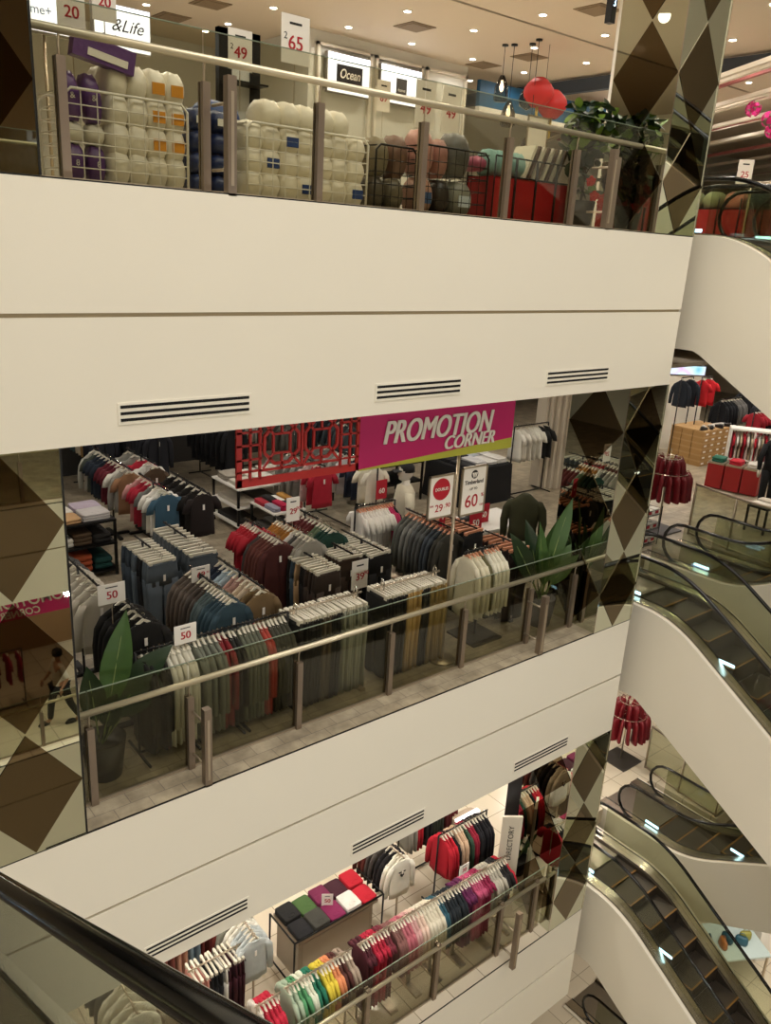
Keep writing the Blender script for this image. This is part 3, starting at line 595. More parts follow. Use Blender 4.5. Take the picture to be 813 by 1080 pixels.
# ------------------------------------------------------------------ folded clothes and tables
def folded_mesh(hx, w=.26, d=.32, h=.05, layers=1):
    b = B(); m = cloth(hx)
    for l in range(layers):
        z0 = l*h; rg = []
        for z, k in ((0, .93), (h*.2, 1.0), (h*.7, 1.0), (h*.98, .92)):
            r = []
            for i in range(16):
                a = 2*pi*i/16; c, s = math.cos(a), math.sin(a); e = .22
                r.append((w/2*k*math.copysign(abs(c)**e, c), d/2*k*math.copysign(abs(s)**e, s), z0+z+.003*math.sin(i*1.9+l)))
            rg.append(r)
        b.rings(rg, m)
    z = layers*h; b.tube([(.055*math.cos(2*pi*k/8), -d*.28+.03*math.sin(2*pi*k/8), z-.004) for k in range(8)], .006, m, 4, True)
    b.box((-w*.42, -d*.05, z-.006), (w*.42, d*.0, z-.001), m)
    return b.mesh('folded')
FM = {}
def folded(hx, loc, label, group, rz=0, layers=1, w=.26, d=.32, h=.05):
    k = (hx, layers, w, d, h)
    if k not in FM: FM[k] = folded_mesh(hx, w, d, h, layers)
    o = link(FM[k], 'folded_shirt', None, loc, (0, 0, rz+random.uniform(-.05, .05))); return tag(o, label, 'folded shirt', group)
def shelf_table(name, label, x0, y0, x1, y1, zf, tiers, mt, castor=True):
    t = thing(name, label, 'display table', ((x0+x1)/2, (y0+y1)/2, zf)); cx, cy = (x0+x1)/2, (y0+y1)/2; hx_, hy = (x1-x0)/2, (y1-y0)/2
    for z in tiers:
        q = B(); q.box((-hx_, -hy, z-.03), (hx_, hy, z), mt); q.obj('shelf_board', t)
    for sx in (-1, 1):
        for sy in (-1, 1):
            q = B(); x, y = sx*(hx_-.02), sy*(hy-.02); q.box((x-.018, y-.018, .05 if castor else 0), (x+.018, y+.018, max(tiers)-.03), M_BLACK); l = q.obj('leg', t)
            if castor: q = B(); q.tube([(x-.02, y, .03), (x+.02, y, .03)], .03, M_RUB, 10); q.obj('castor', l)
    return t
def fill(x0, y0, x1, y1, z, cols, ph, rows=2, layers=(1, 3), h=.035):
    n = math.ceil(len(cols)/rows); i = 0; d_ = 0
    for r_ in range(rows):
        for c in range(n):
            if i >= len(cols): break
            hx, wd = cols[i]; nb = ('by the ' + cols[i-1][1].split()[-1]+' one ') if i and cols[i-1][1] != wd else ''
            w_ = (x1-x0)/n*.97; d_ = (y1-y0)/rows*.97
            lab = f'{wd} folded shirt pile {nb}on {ph}'
            folded(hx, (x0+(c+.5)*(x1-x0)/n, y0+(r_+.5)*(y1-y0)/rows, z), ' '.join(lab.split()[:16]), 'folded shirts on '+ph, 0, 2+(i % 2), round(w_, 2), round(d_, 2), h); i += 1
shelf_table('display_table', 'black-framed castor table with white top left of the lattice screen', 6.25, 5.6, 7.45, 6.5, 0, (.78, .45, .14), M_WHITE)
fill(6.3, 5.65, 7.4, 6.45, .78, [('#c9c2b2', 'cream'), ('#d8d2c4', 'white'), ('#8b8478', 'taupe'), ('#9a9284', 'grey'), ('#d2cabb', 'ivory'), ('#bdb5a6', 'stone')], 'the white-topped table')
fill(6.3, 5.65, 7.4, 6.45, .45, [('#b9b0a0', 'beige'), ('#5a564c', 'grey'), ('#c5bcae', 'sand')], 'its middle shelf', 1)
fill(6.3, 5.65, 7.4, 6.45, .14, [('#33302c', 'black'), ('#a39a8c', 'oatmeal'), ('#c9c2b4', 'pale grey')], 'its lowest shelf', 1)
shelf_table('display_table', 'low table of bright folded shirts below the lattice screen', 6.42, 4.75, 7.02, 5.5, 0, (.58, .2), M_WHITE)
fill(6.45, 4.8, 7.0, 5.45, .58, [('#8d8c9a', 'lilac grey'), ('#b01840', 'hot pink'), ('#171514', 'black'), ('#8a4a40', 'rust'), ('#9c1d2c', 'red'), ('#1c1a18', 'jet black'), ('#e6e2da', 'white'), ('#b3833a', 'mustard')], 'the low table below the screen')
fill(6.45, 4.8, 7.0, 5.45, .2, [('#3a3733', 'charcoal'), ('#77756e', 'mid grey'), ('#1f1d1c', 'black')], 'the low table bottom shelf', 1)
shelf_table('display_table', 'black two-shelf table beside the left mirrored column', 3.1, 5.0, 4.0, 5.75, 0, (.84, .5, .1), M_BLACK, False)
fill(3.15, 5.05, 3.95, 5.7, .84, [('#b28e62', 'tan'), ('#b5b0ac', 'pale grey'), ('#cfc9bc', 'white'), ('#a99ca8', 'mauve')], 'the black two-shelf table top')
fill(3.15, 5.05, 3.95, 5.7, .5, [('#d3cec2', 'white'), ('#4e3c28', 'brown'), ('#1d1a17', 'black')], 'the black table middle shelf', 1, h=.06)
fill(3.15, 5.05, 3.95, 5.7, .1, [('#4a1414', 'maroon'), ('#97421f', 'burnt orange'), ('#12403c', 'bottle green')], 'the black table bottom shelf', 1, h=.085)
shelf_table('display_table', 'black shelf table of dark folded clothes behind the banner', 8.7, 5.6, 10.3, 6.4, 0, (.78, .4), M_BLACK, False)
fill(8.75, 5.65, 10.25, 6.35, .78, [('#6d8798', 'light denim'), ('#7d95a5', 'pale blue denim'), ('#1a1b20', 'black'), ('#25272c', 'charcoal'), ('#23252b', 'navy'), ('#17181b', 'jet black')], 'the dark table behind the banner')
q = B(); t = thing('cloth_covered_table', 'table draped in black cloth behind the 60 sign', 'table', (11.22, 5.3, 0))
q.rings([[(sx*(.64+fl), sy*(.58+fl), z) for sx, sy in ((-1,-1),(-.5,-1.01),(0,-1),(.5,-1.01),(1,-1),(1,1),(0,1.01),(-1,1))] for z, fl in ((.0, .02), (.4, 0), (.74, -.01), (.76, -.03))], mat('black_cloth', '#0b0a0a', .85), False); q.obj('cloth', t)
fill(10.65, 4.8, 11.8, 5.8, .762, [('#1b1b1d', 'black'), ('#c9c7c4', 'white'), ('#dddad4', 'bright white'), ('#e2ded6', 'ivory'), ('#1a1a1c', 'jet black'), ('#26272b', 'charcoal'), ('#b9bfc2', 'pale grey'), ('#d4d1cb', 'cream')], 'the black-draped table', h=.03)
q = B(); q.box((8.35, 2.25, .0), (9.55, 2.95, .66), M_CREAM); q.box((8.32, 2.22, .66), (9.58, 2.98, .70), M_WHITE)
tag(q.obj('display_plinth'), 'white display plinth holding shoes and red cards by the tall signs', 'plinth')
def shoe(loc, rz, label, hx='#14100e'):
    b = B(); m = mat('shoe_'+hx[1:], hx, .4); R_ = []
    for x, w_, h in ((-.13, .03, .05), (-.11, .04, .09), (-.04, .042, .085), (.03, .045, .06), (.09, .048, .045), (.14, .035, .03), (.155, .01, .02)):
        R_.append([(x, w_*math.cos(2*pi*k/8), .012+h*.5+h*.5*math.sin(2*pi*k/8)) for k in range(8)])
    b.rings(R_, m); b.prism([(-.135, -.04), (.1, -.05), (.155, 0), (.1, .05), (-.135, .04)], 'z', 0, .018, mat('shoe_sole', '#2a2522', .6))
    o = b.obj('shoe', None, loc, rz); return tag(o, label, 'shoe', 'shoes on the white plinth')
shoe((8.62, 2.72, .70), 2.4, 'black low shoe standing on the white plinth, left one')
shoe((8.86, 2.78, .70), 2.0, 'black low shoe standing on the white plinth, right one')

# bottom floor table with open black frame
t = thing('display_table', 'long grey table with open black frame stacked with folded shirts', 'display table', (5.5, 1.72, LZ))
q = B(); q.box((-.62, -.24, .0), (.66, .30, .70), mat('greige_board', '#9c8f7c', .6)); q.box((-.55, -.246, .06), (.6, -.24, .62), mat('greige_panel', '#a79a86', .6)); q.obj('body', t)
q = B(); q.box((-.66, -.30, .70), (.70, .34, .75), M_BRONZE); q.obj('top', t)
q = B()
for x in (-.72, .8):
    for y in (-.30, .33): q.tube([(x, y, .01), (x, y, .78)], .014, M_BLACK, 6)
    q.tube([(x, -.3, .78), (x, .33, .78)], .014, M_BLACK, 6); q.tube([(x, -.3, .012), (x, .33, .012)], .014, M_BLACK, 6)
q.tube([(-.72, -.3, .78), (.8, -.3, .78)], .014, M_BLACK, 6); q.obj('frame', t)
cols = [('#0f0e10', 'black'), ('#37362f', 'charcoal green'), ('#7a1c4a', 'magenta'), ('#d8d3ca', 'white'), ('#b31428', 'red'), ('#12110f', 'jet black'), ('#3f5a2c', 'leaf green'), ('#6a1c40', 'plum'), ('#3a1320', 'dark wine'), ('#b01326', 'scarlet')]
fill(4.84, 1.42, 6.2, 2.06, LZ+.75, cols, 'the long grey table', 2, h=.03)

# ------------------------------------------------------------------ banner, lattice screen, signs on the middle floor
BY = .55
t = thing('promotion_banner', 'magenta hanging banner reading PROMOTION CORNER', 'banner', (5.9, BY, 2.55))
q = B(); q.box((-1.11, -.012, 0), (1.11, .012, .66), M_MAG); q.prism([(-1.11, -.002), (1.11, -.002), (1.11, .12), (-1.11, .012)], 'y', -.014, .014, M_LIME); q.box((-1.11, -.014, .60), (1.11, .014, .67), mat('olive_strip', '#8d7a3a', .6)); q.obj('board', t)
text(t, 'PROMOTION', (-.045, -.018, .335), .34, mat('letter_shadow', '#4a1030', .6), 0, .25, .002, sx=.76, bold=0, name='letter_shadow')
[text(t, 'PROMOTION', (-.06+dx, -.024-dx*.1, .345), .34, M_WHITE, 0, .25, .004, sx=.76) for dx in (0, .009, .018)]
text(t, 'CORNER', (.41, -.018, .155), .21, MC['letter_shadow'], 0, .25, .002, sx=.92, bold=0, name='letter_shadow')
[text(t, 'CORNER', (.40+dx, -.024-dx*.1, .16), .21, M_WHITE, 0, .25, .004, sx=.92) for dx in (0, .007, .014)]
q = B()
for x in (-.9, .9): q.tube([(x, 0, .66), (x, 0, .69)], .006, M_STEEL, 5)
q.obj('hanging_wire', t)
t = thing('lattice_screen', 'red carved New Year lattice screen hanging left of the magenta banner', 'screen', (4.11, BY, 2.56))
q = B(); RM_ = mat('lattice_red', '#b92522', .45); W, H = .68, .66
def bar(x0, z0, x1, z1, w_=.03):
    L = math.hypot(x1-x0, z1-z0); a = math.atan2(z1-z0, x1-x0); q.rbox(((x0+x1)/2, 0, (z0+z1)/2), (L, .022, w_), RM_, 0, -a)
bar(-W, .035, W, .035, .075); bar(-W, H, W, H, .05); bar(-W+.025, 0, -W+.025, H, .055); bar(W-.015, 0, W-.015, H, .04)
for x in (-.54, -.44, .46, .57): bar(x, .05, x, H, .022)
for z in (.14, .25, .38, .50): bar(-W, z, -.42, z, .018); bar(.44, z, W, z, .018)
for z in (.135, .60): bar(-.44, z, .46, z, .022)
for cx in (-.21, .23):
    pts = [(cx+.20*math.cos(pi*k/4+pi/8), .37+.20*math.sin(pi*k/4+pi/8)) for k in range(8)]
    for a, c in zip(pts, pts[1:]+pts[:1]): bar(*a, *c, .028)
    s_ = .09
    for a, c in (((cx-s_, .37-s_), (cx+s_, .37-s_)), ((cx+s_, .37-s_), (cx+s_, .37+s_)), ((cx+s_, .37+s_), (cx-s_, .37+s_)), ((cx-s_, .37+s_), (cx-s_, .37-s_))): bar(*a, *c, .02)
    for dx, dz in ((1, 1), (1, -1), (-1, 1), (-1, -1)): bar(cx+dx*s_, .37+dz*s_, cx+dx*.20, .37+dz*.22, .02)
    bar(cx, .13, cx, .28, .02); bar(cx, .46, cx, .62, .02)
bar(.01, .13, .01, .62, .022)
q.obj('lattice_panel', t)
q = B(); 
for x in (-.6, .6): q.tube([(x, 0, H), (x, 0, .68)], .005, M_STEEL, 5)
q.obj('hanging_wire', t)
t = thing('sign_pole', 'tall slim silver pole standing behind the balustrade between two framed signs', 'pole', (6.22, BY+.03, 0))
q = B(); q.tube([(0, 0, 0), (0, 0, 2.56)], .02, M_STEEL, 10); q.obj('pole', t); q = B(); q.cyl((0, 0, 0), .16, .02, M_STEEL, 20); q.obj('base', t)
def framed(name, label, x, y, z, w_, h, rz=0):
    t = thing(name, label, 'sign', (x, y, z), rz, None)
    q = B(); q.box((-w_/2, .004, 0), (w_/2, .012, h), M_PAPER); q.obj('card', t)
    q = B()
    for a, c in (((-w_/2, 0), (w_/2, .02)), ((-w_/2, h-.02), (w_/2, h)), ((-w_/2, 0), (-w_/2+.02, h)), ((w_/2-.02, 0), (w_/2, h))): q.box((a[0], -.004, a[1]), (c[0], .018, c[1]), M_STEEL)
    q.obj('frame', t)
    return t
TR = mat('text_red', '#b01a28', .5)
t = framed('framed_sign', 'framed white sign with red disc reading RM 29.90', 5.95, BY-.02, 1.86, .38, .50)
q = B(); q.prism([(.0+.125*math.cos(2*pi*k/28), .335+.125*math.sin(2*pi*k/28)) for k in range(28)], 'y', -.001, .004, M_RED); q.obj('red_disc', t)
text(t, 'DOUBLES', (0, -.004, .335), .05, M_PAPER, sx=.9, bold=.01, ext=.001)
text(t, '29', (-.02, .001, .115), .12, TR, ext=.001, bold=.005); text(t, '.90', (.105, .001, .135), .075, TR, ext=.001, bold=.005); text(t, 'RM', (-.13, .001, .15), .035, TR, ext=.001)
t = framed('framed_sign', 'framed white sign with a tree emblem reading 60 percent', 6.45, BY-.02, 1.82, .40, .58)
q = B(); q.prism([(.05*math.cos(2*pi*k/20), .48+.05*math.sin(2*pi*k/20)) for k in range(20)], 'y', .0, .004, M_INK); q.obj('emblem', t)
q = B()
for a in (-.6, 0, .6): q.prism([(a*.03-.004, .445), (a*.03+.004, .445), (a*.05+.012, .50), (a*.05-.012, .50)], 'y', -.002, .0, M_PAPER)
q.obj('emblem_tree', t)
text(t, 'Timberland', (0, .001, .39), .068, M_INK, ext=.001, sx=.95, bold=.01); text(t, 'UP TO', (0, .001, .31), .04, M_INK, ext=.001)
text(t, '60', (-.02, .001, .16), .21, TR, ext=.001, bold=.005); text(t, '%', (.15, .001, .22), .06, TR, ext=.001); text(t, 'OFF', (.15, .001, .10), .035, TR, ext=.001)
def price_card(txt, x, y, z, w_, h, label, base=0, rz=0, red=False, sup=None, head=True, pole=True):
    t = thing('price_card', label, 'price sign', (x, y, base+z), rz)
    q = B(); q.box((-w_/2, -.004, 0), (w_/2, .004, h), M_RED if red else M_PAPER); q.obj('card', t)
    if pole: q = B(); q.tube([(0, .006, -.30 if (z > .4 and y < 6 and x not in (7.2, 6.8)) else -z), (0, .006, h*.5)], .004, M_STEEL, 5); q.obj('holder', t)
    c = M_PAPER if red else TR
    text(t, txt, (0, -.006, h*.42), min(h*.55, w_*.55), c, ext=.001); text(t, txt, (.004, -.0065, h*.42), min(h*.55, w_*.55), c, ext=.001)
    if sup: text(t, sup, (w_*.36, -.006, h*.52), h*.2, c, ext=.001)
    if 'reading 2 for' in label: text(t, '2', (-w_*.36, -.006, h*.55), h*.2, M_INK, ext=.001)
    if head: q = B(); q.box((-w_*.22, -.0055, h*.80), (w_*.22, -.0045, h*.85), M_INK); q.obj('printed_line', t)
    return t
price_card('50', 2.53, 1.3, 1.36, .26, .20, 'white card reading 50 above the stone shirts at left')
price_card('50', 2.98, .7, 1.08, .22, .19, 'white card reading 50 above the front rail')
price_card('69', 3.63, 1.68, 1.2, .21, .17, 'white card reading 69.90 before the grey jeans', sup='.90')
price_card('39', 5.63, 1.5, .72, .24, .37, 'tall white card reading 39.90 among the trousers', sup='.90')
price_card('29', 5.24, 2.4, 1.38, .19, .31, 'tall white card reading 29.90 before the low bright table', sup='.90')
price_card('60', 8.02, 4.08, .78, .22, .32, 'red card reading 60 on the cream T-shirt', red=True, head=False, pole=False)
price_card('60', 8.82, 2.55, .70, .24, .30, 'red card reading 60 on the plinth behind', red=True, head=False)
price_card('50', 8.40, 2.3, .70, .26, .33, 'red card reading 50 at the front of the plinth', red=True, head=False)
price_card('4', 7.05, 1.62, 1.22, .10, .30, 'narrow red card left of the 29.90 sign', red=True, head=False)

# mannequin in cream jacket and a jacket bust
SKIN = mat('mannequin_white', '#cdc5b6', .4)
t = thing('mannequin', 'mannequin in a cream jacket and black cap behind the coral hangers', 'mannequin', (7.48, 2.88, 0), -2.0); t.scale = (1.15, 1.1, 1)
def ell(cx, cy, z, a, c_, n=16): return [(cx+a*math.cos(2*pi*k/n), cy+c_*math.sin(2*pi*k/n), z) for k in range(n)]
q = B(); q.rings([ell(0, 0, z, a, c_) for z, a, c_ in ((.86, .15, .10), (1.0, .14, .10), (1.2, .17, .11), (1.34, .18, .10), (1.40, .10, .07), (1.43, .055, .055), (1.49, .05, .055))], SKIN)
q.rings([ell(0, -.012+dy, z, a, c_) for z, a, c_, dy in ((1.48, .035, .04, -.02), (1.50, .055, .075, -.015), (1.55, .07, .095, 0), (1.62, .078, .10, .005), (1.68, .07, .09, .01), (1.72, .03, .04, .01))], SKIN)
q.rings([[(x, -.105+dy, z) for x, dy, z in ((-.012, 0, 1.56), (0, -.022, 1.555), (.012, 0, 1.56))], [(x, -.105+dy, z) for x, dy, z in ((-.008, .005, 1.61), (0, -.002, 1.61), (.008, .005, 1.61))]], SKIN)
for s in (-1, 1): q.rings([ell(s*x, y, z, r_, r_, 10) for x, y, z, r_ in ((.085, 0, .05, .045), (.09, .0, .28, .05), (.085, -.01, .48, .055), (.085, 0, .70, .075), (.08, 0, .92, .08))], SKIN)
q.obj('body', t)
q = B(); JK = cloth('#d3cab2')
q.rings([ell(0, 0, z, a, c_) for z, a, c_ in ((.78, .19, .13), (.95, .175, .125), (1.15, .19, .13), (1.32, .20, .12), (1.39, .13, .09), (1.42, .075, .07))], JK)
for s in (-1, 1): q.rings([ell(s*x, y, z, r_, r_*1.05, 10) for x, y, z, r_ in ((.27, -.10, .84, .04), (.27, -.03, 1.02, .052), (.245, 0, 1.2, .062), (.18, 0, 1.34, .06))], JK)
q.obj('jacket', t)
q = B(); q.rings([ell(0, 0, z, a, c_) for z, a, c_ in ((.02, .0, .0), (.02, .2, .2), (.035, .2, .2), (.04, .02, .02))], M_STEEL); q.obj('base', t)
for s in (-1, 1):
    q = B(); q.rings([ell(s*.085, 0, z, r_, r_*1.1, 10) for z, r_ in ((.10, .07), (.4, .075), (.7, .095), (.82, .10))], cloth('#8c8474')); q.obj('trouser_leg', t)
    q = B(); q.rbox((s*.275, -.13, .80), (.05, .022, .08), SKIN, 0, 0, .3)
    for k, l in enumerate((.055, .068, .072, .062)): q.rbox((s*.275-.02+.013*k, -.15, .755-l*.35), (.010, .012, l), SKIN, 0, 0, .35)
    q.rbox((s*.275-s*.03, -.15, .79), (.012, .014, .05), SKIN, 0, s*.5, .4); q.obj('hand', t)
q = B(); q.rings([ell(0, .008, z, a, c_) for z, a, c_ in ((1.61, .084, .105), (1.68, .082, .10), (1.73, .055, .07), (1.745, .01, .01))], mat('black_cap', '#0b0a0a', .7)); q.rbox((0, -.13, 1.625), (.13, .10, .012), MC['black_cap'], 0, 0, .15); q.obj('cap', t)
t = thing('jacket_bust', 'olive green jacket displayed on a bust stand near the plinth', 'jacket', (8.86, 1.78, 0), -.88); t.scale = (1.12, 1.0, 1.0)
q = B(); OG = cloth('#34341c'); q.rings([ell(0, 0, z, a, c_) for z, a, c_ in ((.68, .19, .13), (.85, .18, .125), (1.08, .20, .14), (1.24, .205, .12), (1.31, .12, .09), (1.36, .065, .065), (1.37, .05, .05))], OG)
for s in (-1, 1): q.rings([ell(s*x, y, z, r_, r_*1.1, 10) for x, y, z, r_ in ((.245, -.02, .70, .042), (.25, 0, .95, .055), (.22, 0, 1.15, .062), (.17, 0, 1.26, .055))], OG)
q.obj('jacket', t)
q = B(); q.tube([(0, 0, .02), (0, 0, .7)], .014, M_CHROME, 8); q.cyl((0, 0, 0), .15, .02, M_CHROME, 20); q.obj('stand', t)

# ------------------------------------------------------------------ plants
def leaf(parent, base, tip, w_, droop, m, name='leaf', stem=.25, twist=0):
    base, tip = Vector(base), Vector(tip); d = tip-base; L = d.length; side = d.cross(Vector((-.35, -.75, .55))).normalized()
    if twist: side = Matrix.Rotation((twist-.5)*.6, 3, d.normalized()) @ side
    nrm = side.cross(d).normalized(); N = 12; vs = []; fs = []
    for i in range(N+1):
        u = i/N; c = base+d*u+Vector((0, 0, droop*L*4*u*(1-u)))
        k = 0.02 if u < stem else max(.0, math.sin(pi*min(1, (u-stem)/(1-stem))**.75))
        hw = w_/2*k+.006*(1-u)
        for s, dz in ((-1, .18), (-.5, .05), (0, -.03), (.5, .05), (1, .18)): vs.append(c+side*hw*s+nrm*hw*dz+nrm*.004*math.sin(i*2+s))
    for i in range(N):
        for k in range(4): a = i*5+k; fs.append((a, a+1, a+6, a+5))
    n0 = len(vs); vs2 = [v-nrm*.004 for v in vs]; fs2 = [tuple(n0+k for k in reversed(f)) for f in fs]
    q = B(); q.add(vs+vs2, fs+fs2, m, True)
    q.tube([base+d*u+Vector((0, 0, droop*L*4*u*(1-u)))-nrm*.005 for u in (0, .3, .6, .95)], [.009, .008, .005, .002], mat('leaf_stem', '#7f8f55', .5), 5)
    return q.obj(name, parent)
LG = mat('banana_leaf_green', '#41602e', .45, noise=.3, scale=4); LD = mat('dark_leaf_green', '#22361f', .35, noise=.25, scale=6)
def pot(parent, loc, r, h, m):
    q = B(); q.lathe(loc, [(r*.75, 0), (r, h), (r*.92, h), (r*.9, h-.04), (0.001, h-.05)], m, 20); return q.obj('pot', parent)
PB = mat('pot_dark', '#2b2622', .5)
t = thing('potted_plant', 'tall broad-leaved plant behind the balustrade by the right mirrored column', 'plant', (8.02, .62, 0))
pot(t, (0, 0, 0), .2, .38, PB)
for tip, w_, dr, m, tw in (((.33, -.05, 1.72), .22, .08, LG, .5), ((-.28, -.05, 1.5), .22, .02, LG, 1.2), ((-.82, -.05, 1.45), .26, .03, LD, .3), ((.36, -.1, 1.1), .22, .1, LG, .2), ((-.1, .1, 1.25), .2, .06, LG, .9), ((.32, .15, 1.35), .22, .05, LG, .2), ((-.55, .15, 1.05), .2, .12, LD, 0), ((.1, .5, 1.3), .22, .08, LD, .6), ((-.15, -.2, 1.1), .18, .08, LG, .8), ((.35, -.25, 1.0), .2, .1, LG, 0)):
    leaf(t, (random.uniform(-.04, .04), random.uniform(-.04, .04), .32), tip, w_, dr, m, twist=tw)
t = thing('potted_plant', 'big-leaved dark green plant behind the balustrade by the left mirrored column', 'plant', (2.16, .68, 0))
pot(t, (0, 0, 0), .2, .38, PB)
for tip, w_, dr, m, tw in (((.26, -.02, 1.58), .26, .03, LG, .9), ((.66, -.06, 1.15), .26, .1, LD, .4), ((.66, -.1, .86), .24, .12, LD, .2), ((.45, -.12, .98), .22, .12, LD, .5), ((-.12, -.05, 1.15), .22, .05, LD, .9), ((.38, .3, 1.4), .24, .06, LD, .5), ((.1, -.12, .85), .2, .08, LD, .4), ((.48, .2, .95), .2, .08, LD, 0)):
    leaf(t, (random.uniform(-.03, .03), random.uniform(-.03, .03), .32), tip, w_, dr, m, twist=tw)
t = thing('potted_plant', 'leafy plant on the bottom floor beside the directory board', 'plant', (7.86, 1.15, LZ))
pot(t, (0, 0, 0), .16, .3, PB)
for k in range(9):
    a = k*2.4; leaf(t, (0, 0, .26), (.30*math.cos(a), .28*math.sin(a), .75+.05*(k % 4)), .2, .06, LG if k % 2 else LD, twist=.3)
def bush(label, loc, pts, m2, fl=()):
    t = thing('potted_plant', label, 'plant', loc)
    pot(t, (0, 0, 0), .17, .30, PB)
    q = B(); q.tube([(0, 0, .2), (.02, 0, .6), (-.03, .02, 1.0)], [.018, .014, .01], mat('plant_trunk', '#4a3a28', .8), 6)
    for s in ((-.25, 0, 1.15), (.25, .05, 1.1), (0, .1, 1.3), (.15, -.05, .85), (-.15, -.05, .75)): q.tube([(0, 0, .55), (s[0]*.5, s[1]*.5, s[2]*.8), s], [.009, .007, .004], MC['plant_trunk'], 5)
    q.obj('stem', t)
    q = B()
    for i in range(pts):
        z = random.choice((random.uniform(.85, 1.3), random.uniform(.85, 1.3), random.uniform(.35, .9))); rr = .38 if z > .85 else .22
        a = random.uniform(0, 2*pi); r_ = rr*math.sqrt(random.random()); c = Vector((r_*math.cos(a), r_*math.sin(a)*.6, z))
        R = Matrix.Rotation(random.uniform(0, 2*pi), 3, 'Z') @ Matrix.Rotation(random.uniform(-1.1, 1.1), 3, 'X') @ Matrix.Rotation(random.uniform(-.6, .6), 3, 'Y'); s = random.uniform(.07, .115)
        ring = [(s*.0, -s*.9), (s*.45, -s*.5), (s*.55, 0), (s*.4, s*.55), (0, s*.95), (-s*.4, s*.55), (-s*.55, 0), (-s*.45, -s*.5)]
        vs = [c+R @ Vector((x, y, .10*abs(x))) for x, y in ring]+[c+R @ Vector((0, 0, -.004))]; vs += [v-R @ Vector((0, 0, .003)) for v in vs]
        q.add(vs, [(k, (k+1) % 8, 8) for k in range(8)]+[(9+(k+1) % 8, 9+k, 17) for k in range(8)], random.choice((LD, LD, m2)), True)
    q.obj('foliage', t)
    for k, (x, y, z) in enumerate(fl):
        q = B()
        for j in range(6): a = j*pi/3; q.rbox((x+.03*math.cos(a), y+.02*math.sin(a), z+.03*math.sin(a*1.3)), (.05, .03, .045), mat('flower_red', '#c0281c', .5), a, .4)
        q.obj('flower', t)
    return t
bush('dark rubber plant with red flowers behind the top balustrade at right', (7.95, .72, F), 190, mat('fresh_leaf', '#6f8f2f', .4), ((-.02, -.2, .35), (.12, -.2, .28), (-.08, -.18, .5)))

# ------------------------------------------------------------------ top floor
TZ = F
# ceiling downlights and square vents
n = 0
for ix, x in enumerate((6.4, 7.9, 9.4, 10.85, 12.4, 13.9, 15.6, 17.2)):
    for iy, y in enumerate((1.3, 2.75, 4.22, 5.77, 7.37, 8.95, 9.8)):
        if 8.8 < x < 13.1 and y > 7.9: continue
        if y == 9.8 and x > 9: continue
        t = thing('ceiling_downlight', f'round downlight, {ORD[ix]} from the left in the {ORD[iy]} row back', 'ceiling light', (x+random.uniform(-.02, .02), y, TZ+3.24), 0, 'recessed downlights in the top floor ceiling')
        q = B(); q.cyl((0, 0, -.012), .075, .012, M_WHITE, 16); q.obj('ring', t); q = B(); q.cyl((0, 0, -.018), .055, .007, M_LITE, 16); q.obj('lens', t)
for i, (x, y) in enumerate(((7.1, 8.03), (7.06, 9.4), (10.1, 6.43), (12.94, 7.6), (12.93, 6.36), (11.14, 3.4))):
    t = thing('ceiling_vent', ORD[i]+' square brown air vent from the left in the top floor ceiling', 'air vent', (x, y, TZ+3.24), 0, 'square vents in the top floor ceiling')
    q = B(); VM = mat('vent_brown', '#7c6a52', .7); q.box((-.26, -.26, -.012), (.26, .26, 0), VM)
    for k in range(1, 5): s = .05*k; q.box((-s, -s, -.016-.001*k), (s, s, -.012), M_SLOT if k % 2 else VM)
    q.obj('grille', t)
def lightbox(label, x0, x1, z0, z1, y, em=3.2, leg=True):
    t = thing('light_box', label, 'illuminated sign', ((x0+x1)/2, y, z0)); w_ = (x1-x0)/2; h = z1-z0
    q = B(); q.box((-w_, -.05, 0), (w_, .05, h), mat('lightbox_case', '#8f8a82', .5)); q.obj('case', t)
    q = B(); q.box((-w_+.012, -.056, .012), (w_-.012, -.051, h-.012), mat('lightbox_face', '#eef4ff', .5, emit=1.6)); q.obj('face', t)
    return t
t = lightbox('square light box with a black plate reading Ocean', 9.31, 10.27, TZ+2.27, TZ+2.92, 7.9)
q = B(); q.box((-.28, -.066, .17), (.30, -.057, .47), mat('plate_black', '#26242a', .5)); q.obj('name_plate', t); text(t, 'Ocean', (.01, -.069, .32), .22, M_PAPER, ext=.001, shear=.3, sx=.8, bold=.01)
t = lightbox('light box with a small dark square label, right of Ocean', 10.53, 11.55, TZ+2.27, TZ+2.92, 7.9)
q = B(); q.box((-.13, -.066, .17), (.13, -.057, .45), mat('plate_grey', '#4c4a4c', .5)); q.obj('name_plate', t); text(t, 'home', (0, -.069, .25), .08, M_PAPER, ext=.001)
t = lightbox('light box with script reading Life above the white bags', 4.0, 4.7, TZ+1.72, TZ+2.2, 5.0); text(t, '&Life', (.05, -.06, .26), .19, M_INK, ext=.001, shear=.4); text(t, 'Sarah', (-.18, -.06, .12), .09, M_INK, ext=.001, shear=.4)
t = lightbox('light box reading me plus at the top left', 3.16, 3.76, TZ+1.75, TZ+2.35, 5.0); text(t, 'me+', (-.05, -.06, .22), .13, mat('text_grey', '#6a7a90', .5), ext=.001)
def stand_under(t_, h):
    q = B(); q.tube([(0, .06, -h), (0, .06, 0)], .02, M_STEEL, 6); q.box((-.2, 0, -h), (.2, .3, -h+.02), M_STEEL); q.obj('stand', t_)
for o in [o for o in bpy.data.objects if o.name.startswith('light_box') and o.location.y < 6]: stand_under(o, o.location.z-TZ)
